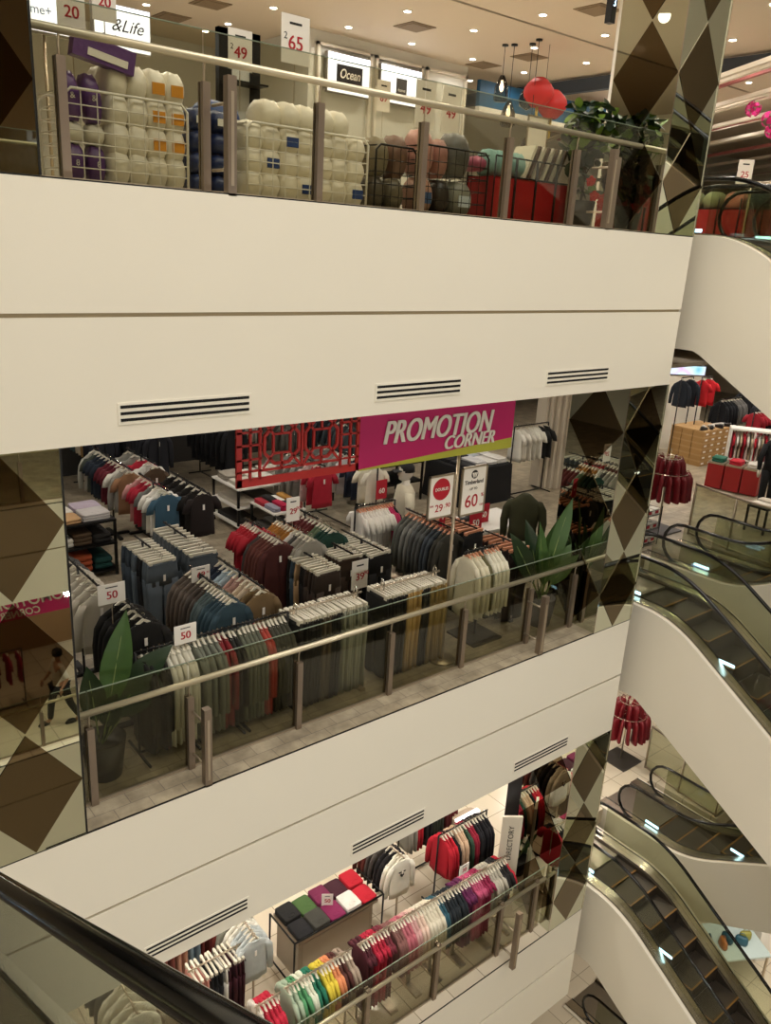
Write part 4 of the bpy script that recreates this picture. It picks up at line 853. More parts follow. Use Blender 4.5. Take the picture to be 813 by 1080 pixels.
# white wall frames round the light boxes
q = B(); WF = mat('white_trim', '#dcd7cc', .5)
for x0, x1 in ((9.15, 10.38), (10.48, 11.65), (11.75, 12.85)):
    q.box((x0, 7.93, TZ), (x0+.05, 8.0, TZ+3.05), WF); q.box((x1-.05, 7.93, TZ), (x1, 8.0, TZ+3.05), WF); q.box((x0, 7.93, TZ+3.0), (x1, 8.0, TZ+3.05), WF)
struct(q.obj('trim'))
q = B(); q.box((13.2, 7.9, TZ+2.55), (17.8, 8.0, TZ+3.05), mat('sea_photo', '#23587e', .5, noise=.35, scale=1.2)); q.box((13.2, 7.88, TZ+2.40), (17.8, 8.0, TZ+2.55), M_WHITE)
tag(q.obj('sea_picture'), 'long blue sea picture panel high at the back of the top floor', 'picture')
t = thing('display_gondola', 'tall black shelf frame with a pale panel behind the 49 card', 'shelf', (5.0, 3.4, TZ))
q = B(); q.box((-.22, -.03, 0), (-.06, .05, 1.85), M_BLACK); q.box((.18, -.03, 0), (.30, .05, 1.85), M_BLACK); q.box((-.22, -.03, 1.78), (.30, .05, 1.85), M_BLACK); q.obj('frame', t)
q = B(); q.box((-.06, 0, 0), (.18, .02, 1.78), mat('pale_wall', '#cfcfc8')); q.obj('panel', t)
for z in (.5, .9, 1.3): q = B(); q.box((-.2, -.25, z), (.28, 0, z+.02), M_BLACK); q.obj('shelf', t)
q = B(); q.tube([(11.9, .75, TZ), (11.9, .75, TZ+3.24)], .03, M_CHROME, 8)
# mullions of the glass screen behind the plant
t = thing('glass_screen', 'clear glass screen with white mullions and hanging number sign behind the plant', 'glass screen', (9.4, 1.6, TZ))
for x in (0, .75):
    q = B(); q.box((x-.025, -.03, 0), (x+.025, .03, 3.22), M_WHITE); q.obj('mullion', t)
q = B(); q.box((.03, -.006, .05), (.72, .006, 3.2), M_GLASS2); q.obj('glass_pane', t)
t = thing('number_sign', 'small black hanging box sign with a lit number 3', 'sign', (8.55, 1.1, TZ+2.25))
q = B(); q.box((-.045, -.04, 0), (.045, .04, .30), M_BLACK); q.obj('case', t); text(t, '3', (0, -.043, .2), .11, mat('led_blue', '#bcd8ff', emit=3), ext=.001)
q = B(); q.tube([(0, 0, .3), (0, 0, .98)], .006, M_BLACK, 5); q.obj('cord', t)
# pendant lamps
def pendant(x, y, zb, kind, label):
    t = thing('pendant_lamp', label, 'lamp', (x, y, TZ+zb)); h = 3.24-zb
    q = B(); q.cyl((0, 0, h-.03), .06, .03, M_BLACK, 12); q.tube([(0, 0, .3), (0, 0, h-.03)], .006, M_BLACK, 5); q.cyl((0, 0, .24), .03, .08, M_BLACK, 10); q.obj('cord', t)
    q = B(); q.lathe((0, 0, 0), [(.015, .05), (.035, .09), (.04, .13), (.02, .2), (.015, .25)], mat('warm_bulb', '#ffe9c4', emit=6), 12); q.obj('bulb', t)
    pr = [(.02, -.12), (.13, -.06), (.16, .05), (.12, .17), (.04, .25)] if kind else [(.10, -.12), (.13, -.08), (.12, .12), (.03, .32)]
    q = B(); q.lathe((0, 0, 0), pr, glassmat('pendant_glass', '#c9c0b4'), 20); q.obj('globe', t)
    if not kind:
        q = B()
        for k in range(8): a = 2*pi*k/8; q.tube([(.131*math.cos(a), .131*math.sin(a), -.1), (.122*math.cos(a), .122*math.sin(a), .12), (.035*math.cos(a), .035*math.sin(a), .32)], .005, M_BLACK, 4)
        q.obj('wire_cage', t)
pendant(11.94, 6.05, 2.42, 0, 'pendant lamp with bottle-shaped wire cage, left and higher')
pendant(12.02, 5.9, 2.0, 0, 'pendant lamp with wire cage, left and lower')
pendant(12.17, 5.6, 2.28, 1, 'round glass pendant lamp in front of the red lantern')
pendant(12.0, 5.3, 1.45, 1, 'lowest round glass pendant lamp below the lantern')
t = thing('paper_lantern', 'pair of ribbed red paper lanterns with gold tassels', 'lantern', (12.35, 5.4, TZ+2.2))
for dx, dz in ((-.12, .12), (.28, -.02)):
    q = B(); pr = [(.10, -.22)]+[(.27*math.sin(pi*(.12+.76*k/14))*(1+.03*(k % 2)), -.24+.48*k/14) for k in range(15)]+[(.10, .24)]
    q.lathe((dx, 0, dz+.12), pr, mat('lantern_red', '#a81814', .6), 20); q.obj('lantern_body', t)
    q = B(); q.tube([(dx, 0, dz-.1), (dx, 0, dz-.45)], [.03, .02], mat('tassel', '#c2a84a', .6), 6); q.obj('tassel', t)
q = B(); q.tube([(.05, 0, .3), (.05, 0, 1.09)], .005, M_BLACK, 4); q.obj('cord', t)
# wire bins full of bedding
def cage(label, x0, x1, y0, y1, h, m, nx, nz):
    t = thing('wire_bin', label, 'wire bin', ((x0+x1)/2, (y0+y1)/2, TZ)); a, c_ = (x1-x0)/2, (y1-y0)/2
    for y in (-c_, c_):
        q = B(); q.tube([(-a, y, 0), (-a, y, h-.05), (-a+.05, y, h), (a-.05, y, h), (a, y, h-.05), (a, y, 0)], .011, m, 6)
        for k in range(1, nx): x = -a+2*a*k/nx; q.tube([(x, y, .02), (x, y, h)], .0045, m, 4)
        for k in range(nz): z = .04+(h-.06)*k/nz; q.tube([(-a, y, z), (a, y, z)], .0045, m, 4)
        q.obj('wire_panel', t)
    for x in (-a, a):
        q = B()
        for k in range(nz): z = .04+(h-.06)*k/nz; q.tube([(x, -c_, z), (x, c_, z)], .0045, m, 4)
        q.tube([(x, -c_, h-.01), (x, c_, h-.01)], .008, m, 5); q.obj('wire_panel', t)
    q = B(); q.box((-a, -c_, .0), (a, c_, .015), m); q.obj('bin_floor', t)
cage('white wire bin of purple and white bedding at the left end', 2.24, 3.2, .92, 1.5, .66, M_WHITE, 8, 7)
cage('white wire bin of cream pillows in the centre of the top floor', 3.74, 5.02, .92, 1.5, .62, M_WHITE, 10, 6)
cage('dark wire bin of khaki bedding bags', 5.12, 5.62, .92, 1.5, .6, M_BLACK, 5, 5)
cage('dark wire bin of pink and grey bedding bags', 5.68, 6.62, .92, 1.5, .66, M_BLACK, 8, 5)
PL = {}
def pillow(hx, loc, dims, label, group, mark=None, cat='pillow', name='pillow', rot=(0, 0, 0), word=None, gloss=.35):
    k = (hx, dims, mark)
    if k not in PL:
        q = B(); w_, d, h = dims; m = mat('bag_'+hx[1:], hx, gloss, noise=.06, scale=12, bump=.5); R_ = []
        for i in range(9):
            u = i/8; s = math.sin(pi*(.04+.92*u))**.28; z = h*u
            R_.append([(w_/2*s*math.copysign(abs(math.cos(2*pi*k_/14))**.45, math.cos(2*pi*k_/14)), d/2*s*math.copysign(abs(math.sin(2*pi*k_/14))**.7, math.sin(2*pi*k_/14)), z+.008*math.sin(k_*2+i)) for k_ in range(14)])
        q.rings(R_, m); q.tube([(-w_*.25, 0, h*.98), (0, 0, h*1.03), (w_*.25, 0, h*.98)], .006, m, 4)
        PL[k] = q.mesh('pillow')
    o = link(PL[k], name, None, loc, rot); tag(o, label, cat, group)
    if mark:
        q = B(); w_, d, h = dims; q.box((-w_*.28, -d/2-.004, h*.3), (w_*.28, -d/2+.004, h*.62), mat('mark_'+mark[1:], mark, .5)); q.obj('printed_label', o)
    if word: text(o, word, (0, -dims[1]/2-.006, dims[2]*.5), .06, M_PAPER, ext=.001)
    return o
g = 'bedding bags in the left wire bin'
for x in (2.33, 2.49):
    pillow('#5f3d78', (x, 1.08, TZ+.03), (.15, .22, .26), ('left' if x < 2.4 else 'right')+' purple bedding bag low in the left white bin', g, None, 'bedding bag', 'bedding_bag', word='8')
    pillow('#ded8c6', (x, 1.08, TZ+.30), (.15, .22, .14), ('left' if x < 2.4 else 'right')+' clear white bedding bag between the purple ones', g, None, 'bedding bag', 'bedding_bag')
    pillow('#5f3d78', (x, 1.06, TZ+.45), (.15, .22, .33), ('left' if x < 2.4 else 'right')+' purple bedding bag standing on top in the left white bin', g, None, 'bedding bag', 'bedding_bag', rot=(0, -.12, 0), word='&')
for r_ in range(4):
    for c_ in range(4):
        mk = '#d9932c' if c_ >= 2 and r_ != 0 else None
        pillow('#efe8d8', (2.66+.155*c_, 1.1, TZ+.03+.2*r_), (.18, .34, .26), f"white pillow pack {'with orange label, ' if mk else 'without label, '}{ORD[r_]} up in {ORD[c_]} column, left white bin", g, mk, 'pillow', 'pillow')
for x in (2.66, 2.85, 3.02): pillow('#efe9dc', (x, 1.3, TZ+.62), (.2, .28, .26), ('left' if x < 2.7 else 'middle' if x < 2.9 else 'right')+' white pillow pack heaped at the back of the left white bin', g, '#d9932c')
q = B(); q.rbox((0, 0, .08), (.46, .10, .16), mat('bag_5f3d78', '#5f3d78'), 0, .18); q.rbox((.02, -.053, .05), (.30, .006, .05), M_PAPER, 0, .18)
tag(q.obj('bedding_bag', None, (2.55, .95, TZ+.84)), 'long purple bedding bag with pale label lying on top of the left bin', 'bedding bag')
g = 'navy bedding bags on the floor'
for r_ in range(4):
    for c_ in range(2): pillow('#1c2c58', (3.36+.19*c_, 1.12, TZ+.01+.165*r_), (.19, .3, .17), f"navy bedding bag, {ORD[r_]} up in the {('left', 'right')[c_]} column between the white bins", g, '#e4e2da' if r_ in (3,) else None, 'bedding bag', 'bedding_bag')
g = 'cream pillows in the centre wire bin'
for c_ in range(7):
    for r_ in range(4):
        if r_ == 3 and c_ in (0, 6): continue
        blue = (c_, r_) in ((1, 1), (2, 2), (3, 0), (6, 0))
        pillow('#ebe3d0', (3.83+.182*c_, 1.1+.02*(c_ % 2), TZ+.02+.185*r_), (.215, .36, .25), f"cream pillow {'with blue label, ' if blue else ''}{ORD[r_]} up in {ORD[c_]} column of the centre bin", g, '#27427c' if blue else None)
for x in (3.75, 4.35, 4.6): pillow('#2a4a86', (x, 1.5, TZ+.55), (.42, .3, .26), ('left' if x < 4 else 'middle' if x < 4.5 else 'right')+' blue bedding bag heaped behind the centre bin', 'blue bags behind the centre bin', None, 'bedding bag', 'bedding_bag')
g = 'bedding bags in the dark wire bins'
for i, (x, z, hx, w_, h, wd) in enumerate(((5.22, .02, '#5b5242', .2, .3, 'khaki bedding bag low in the first dark bin'), (5.45, .02, '#6d6450', .22, .3, 'olive grey bedding bag low in the first dark bin'), (5.24, .33, '#85795f', .22, .34, 'beige bedding bag high in the first dark bin'), (5.48, .33, '#7a5c4c', .22, .38, 'brown bedding bag high in the first dark bin'),
    (5.82, .02, '#b98c78', .26, .34, 'peach bedding bag with blue label in the second dark bin'), (5.80, .38, '#c08c80', .26, .42, 'salmon pink bedding bag on top of the peach one'), (6.08, .02, '#3b342c', .2, .34, 'dark brown bedding bag in the second dark bin'), (6.04, .38, '#a37468', .16, .36, 'dusty rose bedding bag tilted in the second dark bin'), (6.28, .40, '#5e5c56', .32, .42, 'large grey bedding bag on top at the right'), (6.36, .02, '#8b8a7c', .30, .34, 'sage bedding bag with white label at lower right'), (6.6, .5, '#a8506a', .16, .14, 'small magenta bedding bag beside the grey one'))):
    pillow(hx, (x, 1.12, TZ+z), (w_, .3, h), wd, g, '#3f5c86' if i == 4 else ('#c9d4dc' if i == 9 else None), 'bedding bag', 'bedding_bag')
for i in range(4):
    t = thing('red_bin', ORD[i]+' red-panelled display bin from the left behind the top balustrade', 'display bin', (6.86+.335*i, 1.1, TZ), 0, 'red display bins behind the top balustrade')
    q = B(); q.box((-.155, -.2, .03), (.155, .2, .46), mat('bin_red', '#98191b', .4)); q.obj('panel', t)
    q = B()
    for x in (-.16, .16):
        for y in (-.205, .205): q.tube([(x, y, 0), (x, y, .66)], .009, M_BLACK, 6)
    for y in (-.205, .205): q.tube([(-.16, y, .66), (.16, y, .66)], .009, M_BLACK, 6); q.tube([(-.16, y, .47), (.16, y, .47)], .009, M_BLACK, 6)
    q.obj('frame', t)
for i, x in enumerate((6.78, 6.92, 7.06, 7.2)):
    pillow('#7fa39a', (x, 1.1, TZ+.47), (.18, .26, .26), ORD[i]+' pale teal cushion from the left in the red bins', 'teal cushions in the red bins', None, 'cushion', 'cushion', gloss=.8)
for i in range(8):
    q = B() if i < 2 else q
    if i < 2:
        q.rbox((0, 0, .19), (.035, .30, .38), mat('mat_'+('cream', 'brown')[i], ('#cfc8b2', '#5a4636')[i], .8), 0, .42); ME = q.mesh('mat'); 
        MATS = [ME] if i == 0 else MATS+[ME]
    o = link(MATS[i % 2], 'floor_mat', None, (7.3+.075*i, 1.1, TZ+.46)); tag(o, ORD[i]+' '+('cream' if i % 2 == 0 else 'brown')+' mat from the left leaning in the right red bins', 'mat', 'floor mats leaning in the red bins')
price_card('20', 2.36, 1.02, 1.02, .2, .34, 'card reading 20 above the purple bag, lower left', TZ); price_card('20', 2.62, 1.06, 1.16, .18, .30, 'card reading 20 above the white packs, upper right', TZ)
price_card('49', 3.72, 1.0, 1.0, .22, .30, 'card reading 2 for 49 above the navy bags', TZ, sup=None); price_card('65', 4.25, 1.0, 1.13, .28, .37, 'card reading 2 for 65 above the cream pillows', TZ)
price_card('89', 9.95, 7.0, 1.95, .3, .5, 'card reading 89 between the two light boxes', TZ); price_card('49', 7.2, 2.2, 1.0, .28, .5, 'card reading 49 behind the first pendant lamp', TZ)
price_card('49', 6.8, 2.2, 1.0, .3, .5, 'card reading 49 behind the grey bedding bag', TZ)
framed('framed_sign', 'black and white framed poster behind the striped mats', 9.2, 2.6, TZ+.75, .42, .72); q = B(); q.tube([(0, .01, -.75), (0, .01, .02)], .012, M_BLACK, 6); q.cyl((0, .01, -.75), .14, .02, M_BLACK, 16); q.obj('stand', bpy.data.objects['framed_sign.002'])
# slats of the open ceiling and pink blossom, upper right
SLT = mat('slat_white', '#d9cfc0', .5); SLP = mat('slat_rose', '#9c5a58', .6)
for i in range(26):
    m = SLP if i % 5 == 2 else SLT; z = TZ+2.55+.09*(i % 3)
    q = B(); q.box((-.035, -4.2, 0), (.035, 7.5, .07), m)
    o = q.obj('ceiling_slat', None, (14.6+.5*i, 4.6, z), -.54); tag(o, ('rose' if i % 5 == 2 else 'white')+f' ceiling slat number {i+1} from the left in the open ceiling', 'ceiling slat', 'slats of the open ceiling')
q = B()
for k in range(5): q.tube([(15+2.4*k, 4.6, TZ+2.6), (15+2.4*k, 4.6, TZ+3.24)], .01, M_BLACK, 4)
q = B(); q.box((14.9, .2, TZ+2.95), (15.05, 11, TZ+3.2), mat('slate_blue_bulkhead', '#3c4450', .6)); struct(q.obj('trim'))
for i, (x, y, z) in enumerate(((15.9, 3.3, 2.5), (15.9, 2.95, 2.3), (16.2, 3.0, 2.15), (15.3, 2.3, 2.5))):
    q = B()
    for k in range(26):
        a, c_ = random.uniform(0, 2*pi), random.uniform(-1, 1); r_ = .13; s = math.sqrt(1-c_*c_)
        q.rbox((r_*s*math.cos(a), r_*s*math.sin(a), r_*c_), (.07, .07, .012), mat('blossom_pink', '#d0217e', .6), a, math.acos(c_))
    q.tube([(0, 0, 0), (0, 0, 2.72-z)], .004, M_BLACK, 4)
    tag(q.obj('blossom_ball', None, (x, y, TZ+z)), ('pink blossom ball hanging from the ceiling slats, ')+('largest', 'middle', 'lowest', 'at the right edge')[i], 'decoration', 'pink blossom balls')
for i in range(6):
    t = thing('red_bin', ORD[i]+' red bin from the left beyond the top escalators', 'display bin', (14.5, 3.35-.42*i, TZ), -pi/2, 'red bins beyond the top escalators')
    q = B(); q.box((-.2, -.22, .03), (.2, .22, .62), mat('bin_red', '#98191b')); q.obj('panel', t)
    q = B()
    for x in (-.205, .205): q.tube([(x, -.225, 0), (x, -.225, .8)], .01, M_BLACK, 6)
    q.tube([(-.205, -.225, .64), (.205, -.225, .64)], .01, M_BLACK, 6); q.obj('frame', t)
    pillow(('#9aa07a', '#8a8f6a', '#c08070', '#44506a', '#c8b8a0', '#a0483c')[i], (14.5, 3.35-.42*i, TZ+.62), (.36, .36, .30), ('olive green', 'sage green', 'salmon', 'navy', 'beige', 'rust')[i]+' cushion heaped in the far red bins', 'cushions in the far red bins', None, 'cushion', 'cushion', gloss=.8)
price_card('19', 14.4, 3.35, 1.02, .26, .42, 'card reading 19 above the far red bins', TZ, -.7); price_card('25', 14.4, 2.4, 1.02, .26, .42, 'right-hand card reading 25 over the navy cushion', TZ, -.7)

# ------------------------------------------------------------------ middle floor, right of the escalators
q = B(); q.box((12.9, 4.6, 0), (13.1, 5.1, CZ), mat('rib_wall', '#c9bda8', .6))
for k in range(6): q.box((13.02+.0*k, 4.62, 0), (13.03, 4.66, CZ), M_BLACK)
q = B()
for k in range(9):
    x = 13.02+.10*k; q.box((x, 5.0-.08*k, 0), (x+.085, 5.25-.08*k, CZ), mat('rib_wall', '#c9bda8'))
    q.box((x+.085, 5.05-.08*k, 0), (x+.10, 5.25-.08*k, CZ), M_DARKW)
struct(q.obj('wall_right'))
BXM = None
for r_ in range(6):
    for c_ in range(4):
        for d_ in range(3):
            if 0 < d_ < 3 and 0 < c_ and r_ < 5: continue
            if BXM is None:
                q = B(); KM = mat('kraft_card', '#a8814c', .7); q.box((-.14, -.14, 0), (.14, .14, .125), KM); q.box((-.145, -.145, .105), (.145, .145, .14), mat('kraft_lid', '#b48f5c', .7)); q.box((-.05, -.147, .04), (.05, -.1405, .08), M_PAPER); BXM = q.mesh('shoe_box')
            o = link(BXM, 'shoe_box', None, (18.25+.30*c_, 4.45+.30*d_, .145*r_)); tag(o, f"kraft shoe box, {ORD[r_]} layer up, {ORD[c_]} from left, {('front', 'middle', 'back')[d_]} row of the stack", 'shoe box', 'stack of kraft shoe boxes')
for i in range(7): shoe((18.25+.17*i, 4.42+.1*(i % 2), .875), .3*i, ORD[i]+' sports shoe from the left on top of the kraft box stack', ('#1c1a1a', '#c9c4ba')[i % 2])
q = B(); q.prism([(-.28, 0), (.28, 0), (.34, 1.0), (-.05, 1.0)], 'x', -.28, .28, M_CREAM); tag(q.obj('podium', None, (18.3, 6.1, 0), -.8), 'white slanted podium left of the kraft box stack', 'podium')
t = thing('led_screen', 'wide lit screen above the red sports shirts', 'screen', (19.2, 5.75, 1.94), -.54)
q = B(); q.box((-.56, -.04, 0), (.56, .04, .26), M_BLACK); q.box((-.62, -.02, -1.94), (.62, .02, 0), M_CREAM); q.obj('case', t)
def scr():
    m = bpy.data.materials.new('screen_image'); m.use_nodes = True; nt = m.node_tree; b_ = nt.nodes['Principled BSDF']; tc = nt.nodes.new('ShaderNodeTexCoord'); n = nt.nodes.new('ShaderNodeTexVoronoi'); n.inputs['Scale'].default_value = 3
    rp = nt.nodes.new('ShaderNodeValToRGB'); e = rp.color_ramp.elements; e[0].color = (.1, .5, .6, 1); e[1].color = (.75, .3, .7, 1); e.new(.5).color = (.7, .9, 1, 1)
    nt.links.new(tc.outputs['Object'], n.inputs['Vector']); nt.links.new(n.outputs['Distance'], rp.inputs[0]); nt.links.new(rp.outputs[0], b_.inputs['Emission Color']); b_.inputs['Emission Strength'].default_value = 1.3; b_.inputs['Base Color'].default_value = (0, 0, 0, 1); return m
q = B(); q.box((-.54, -.046, .02), (.54, -.041, .24), scr()); q.obj('display', t)
rack('x', 5.1, 18.1, 18.5, 0, 1.95, [('long', '#1a2029', 2, 'dark navy')], 'sports wall rail beside the red shirt', 'wall rail with dark sports jackets', 'gate')
rack('x', 4.95, 18.75, 19.1, 0, 1.95, [('tee', '#bf1822', 2, 'bright red')], 'sports wall rail below the lit screen', 'wall rail with bright red sports shirts', 'gate')
for x, y, its, ph in ((20.3, 5.2, [('long', '#15161b', 4, 'black'), ('long', '#6d6a66', 3, 'grey')], 'sports rail behind the box stack'), (19.6, 3.9, [('tee', '#9c1a28', 3, 'red'), ('long', '#17181d', 5, 'black')], 'sports rail right of the box stack'), (21.3, 4.6, [('long', '#2a2d34', 3, 'charcoal'), ('tee', '#b02a34', 3, 'scarlet')], 'far sports rail'),
                      (20.6, 3.3, [('tee', '#a8182a', 4, 'crimson'), ('long', '#1b1c20', 4, 'jet black')], 'sports rail at the right edge'), (22.6, 5.8, [('long', '#1f2126', 5, 'inky'), ('tee', '#c03a30', 3, 'orange red')], 'farthest sports rail')):
    rack('x', y, x, x+.95, 0, 1.25, its, ph, 'black rack: '+ph, 'gate')
rack('x', 6.6, 17.0, 18.0, 0, 1.35, [('long', '#b8304a', 3, 'pink red'), ('long', '#15151a', 5, 'black')], 'rail behind the slanted podium', 'black rack behind the slanted podium', 'gate')
t = thing('open_wardrobe', 'white open frame hung with small red and white clothes', 'wardrobe', (17.9, 3.0, 0), -1.0)
q = B()
for x in (-.5, 0, .5): q.box((x-.02, -.2, 0), (x+.02, .2, 1.2), M_WHITE)
q.box((-.52, -.2, 1.18), (.52, .2, 1.22), M_WHITE); q.box((-.52, -.2, .5), (.52, .2, .53), M_WHITE); q.obj('frame', t)
for i in range(12):
    hx, wd = (('#b01c2c', 'red'), ('#d9d2c6', 'white'), ('#b9a78c', 'beige'))[i % 3]
    a = -.42+.075*i; garment('tee', hx, (17.9+a*math.cos(-1.0), 3.0+a*math.sin(-1.0), 1.18), .57, ORD[i]+' garment from the left, small '+wd+' t-shirt in the white open wardrobe', 'clothes in the white wardrobe', v=0)
for i in range(3):
    t = thing('red_bin', ORD[i]+' red bin of folded sportswear from the left, before the white wardrobe', 'display bin', (16.75+.09*i, 3.1-.36*i, 0), -1.35, 'red bins of sportswear')
    q = B(); q.box((-.17, -.2, .03), (.17, .2, .56), mat('bin_red', '#98191b')); q.box((-.175, -.205, .56), (.175, .205, .60), M_STEEL); q.obj('panel', t)
    folded(('#1f5a46', '#b01c2c', '#c9c2b6')[i], (16.75+.09*i, 3.1-.36*i, .60), ('green', 'red', 'pale')[i]+' folded shirt pile on the red sportswear bins', 'folded sportswear on the red bins', -1.35, 2)
t = thing('dressed_mannequin', 'headless mannequin in black tracksuit at the right of the red bins', 'mannequin', (16.2, 1.7, 0), -.6)
q = B(); BK = cloth('#121214'); q.rings([ell(0, 0, z, a, c_) for z, a, c_ in ((.80, .17, .12), (1.0, .16, .12), (1.25, .20, .13), (1.38, .19, .10), (1.44, .08, .07), (1.48, .05, .05))], BK)
for s in (-1, 1): q.rings([ell(s*x, y, z, r_, r_, 10) for x, y, z, r_ in ((.27, -.03, .82, .04), (.265, 0, 1.05, .055), (.20, 0, 1.34, .06))], BK)
q.obj('jacket', t)
for s in (-1, 1): q = B(); q.rings([ell(s*.09, 0, z, r_, r_, 10) for z, r_ in ((.03, .055), (.45, .07), (.82, .095))], BK); q.obj('trouser_leg', t)
for s in (-1, 1): q = B(); q.rings([ell(s*.27, -.04, z, r_, r_*.7, 8) for z, r_ in ((.66, .02), (.74, .04), (.83, .03))], SKIN); q.obj('hand', t)
ORD2 = ORD+'thirteenth fourteenth fifteenth sixteenth seventeenth eighteenth'.split()
def bag_tower(x, y, zf, label, ph):
    t = thing('round_stand', label, 'clothes stand', (x, y, zf))
    q = B(); q.tube([(0, 0, .02), (0, 0, 1.42)], .016, M_STEEL, 8); q.tube([(0, 0, 1.42), (.03, 0, 1.5), (.0, 0, 1.54), (-.02, 0, 1.5)], .006, M_STEEL, 5); q.obj('post', t)
    q = B(); q.box((-.3, -.3, 0), (.3, .3, .03), mat('dark_steel_base', '#3c3833')); q.obj('base_plate', t)
    for r_, z in ((.36, 1.12), (.2, 1.38)):
        q = B(); q.tube([(r_*math.cos(2*pi*k/20), r_*math.sin(2*pi*k/20), z) for k in range(20)], .007, M_STEEL, 5, True)
        for k in range(4): q.tube([(0, 0, z), (r_*math.cos(pi*k/2), r_*math.sin(pi*k/2), z)], .005, M_STEEL, 4)
        q.obj('hanging_ring', t)
    q = B(); m = mat('red_satin', '#74121a', .5, noise=.25, scale=9)
    q.rings([[(.10*k_*math.cos(2*pi*k/10), .035*math.sin(2*pi*k/10)*k_, z) for k in range(10)] for z, k_ in ((0, .5), (-.06, .9), (-.12, 1.0), (-.40, 1.15), (-.46, 1.2), (-.48, 1.1))], m)
    q.tube([(-.06, 0, -.02), (-.02, 0, .03), (.02, 0, .03), (.06, 0, -.02)], .006, m, 4); me = q.mesh('red_bag')
    for n_, r_, z in ((18, .36, 1.11), (10, .2, 1.37)):
        for k in range(n_):
            a = 2*pi*k/n_; o = link(me, 'red_bag', None, (x+r_*math.cos(a), y+r_*math.sin(a), zf+z), (random.uniform(-.1, .1), 0, a+random.uniform(-.3, .3))); tag(o, f"dark red cloth bag on the {'lower' if r_ > .2 else 'upper'} ring, {ORD2[k]} anticlockwise, {ph}", 'bag', 'red bags on '+ph)
bag_tower(12.98, 2.05, 0, 'round two-tier stand of red bags beyond the middle escalators', 'the middle-floor round stand')
bag_tower(13.05, 2.05, -F, 'round two-tier stand of red bags beyond the bottom escalators', 'the bottom-floor round stand')
t = thing('wire_stand', 'low black wire basket stand filled with small boxes below the red bags', 'basket stand', (12.05, 1.8, 0))
q = B()
for x in (-.2, .2):
    for y in (-.2, .2): q.tube([(x, y, 0), (x, y, .7)], .01, M_BLACK, 5)
for z in (.15, .4, .65):
    q.tube([(-.2, -.2, z), (.2, -.2, z), (.2, .2, z), (-.2, .2, z)], .008, M_BLACK, 5, True); q.box((-.2, -.2, z-.1), (.2, .2, z-.095), M_BLACK)
q.obj('frame', t)
g = 0
for z in (.05, .3, .55):
    for x in (-.1, .1):
        for y in (-.1, .1):
            q = B(); q.box((-.07, -.07, 0), (.07, .07, .10), M_PAPER); q.box((-.05, -.072, .02), (.05, -.0702, .07), M_RED)
            tag(q.obj('gift_box', None, (12.05+x, 1.8+y, z+.006)), f"small red-labelled box, {('lowest', 'middle', 'top')[round(z/.25)]} tier, {('left', 'right')[x > 0]} {('front', 'back')[y > 0]} corner of the wire stand", 'box', 'small boxes in the wire stand')
def glass_rail(pts, zf, label):
    t = thing('glass_balustrade', label, 'balustrade', (0, 0, 0))
    for a, c_ in zip(pts, pts[1:]):
        a, c_ = Vector((*a, zf)), Vector((*c_, zf)); d = (c_-a); u = d.normalized(); n_ = Vector((-u.y, u.x, 0))*.006
        q = B(); zz = Vector((0, 0, .95)); z0 = Vector((0, 0, .06))
        q.add([a-n_+z0, c_-n_+z0, c_+n_+z0, a+n_+z0, a-n_+zz, c_-n_+zz, c_+n_+zz, a+n_+zz], [(0,3,2,1),(4,5,6,7),(0,1,5,4),(1,2,6,5),(2,3,7,6),(3,0,4,7)], M_GLASS2); q.obj('glass_pane', t)
        q = B(); q.tube([a+zz, c_+zz], .022, M_STEEL, 8); q.obj('handrail', t); q = B(); q.tube([a+Vector((0, 0, .03)), c_+Vector((0, 0, .03))], .02, M_STEEL, 6); q.obj('base_rail', t)
    for p in pts: q = B(); q.tube([(p[0], p[1], zf), (p[0], p[1], zf+.97)], .02, M_STEEL, 8); q.obj('post', t)
for zf, wl in ((0, 'middle'), (-F, 'bottom'), (F, 'top')):
    glass_rail([(13.25, 1.6), (13.1, .75), (13.05, -.05), (15.0, -.05), (18, -.05)], zf, f'steel-framed glass rail beyond the escalators on the {wl} floor')
for i, (x, y) in enumerate(((14.7, 1.0), (15.1, .6))):
    shelf_table('display_table', 'low dark table beyond the glass rail, '+('left', 'right')[i]+' one', x-.25, y-.2, x+.25, y+.2, 0, (.5,), M_BLACK, False)
    fill(x-.22, y-.17, x+.22, y+.17, .5, [('#d8d2c6', 'white'), ('#c9c0b0', 'cream')], ('the left low dark table', 'the right low dark table')[i], 1, h=.03)

# bottom floor extras
t = thing('directory_board', 'slanted pale board with vertical lettering DIRECTORY', 'directory board', (8.14, .72, LZ), -.62)
q = B(); q.box((-.15, -.02, .45), (.15, .02, 1.75), mat('directory_beige', '#d3cbb9', .5)); q.obj('panel', t); q = B(); q.tube([(0, .03, .02), (0, .03, .9)], .02, M_STEEL, 6); q.box((-.18, -.15, 0), (.18, .18, .02), M_STEEL); q.obj('stand', t)
d = text(t, 'DIRECTORY', (0, -.024, 1.28), .115, M_INK, ext=.001); d.rotation_euler = (pi/2, -pi/2, 0)
t = thing('kiosk', 'beige rounded kiosk with a white light bar beside the directory board', 'kiosk', (8.28, 1.75, LZ))
q = B(); q.prism([(.24*math.copysign(abs(math.cos(2*pi*k/24))**.5, math.cos(2*pi*k/24)), .16*math.copysign(abs(math.sin(2*pi*k/24))**.5, math.sin(2*pi*k/24))) for k in range(24)], 'z', 0, 1.0, mat('kiosk_beige', '#a5927a', .5)); q.obj('body', t)
q = B(); q.box((-.25, -.05, 1.0), (.25, .03, 1.04), mat('kiosk_light', '#ffffff', emit=.7)); q.obj('light_bar', t)
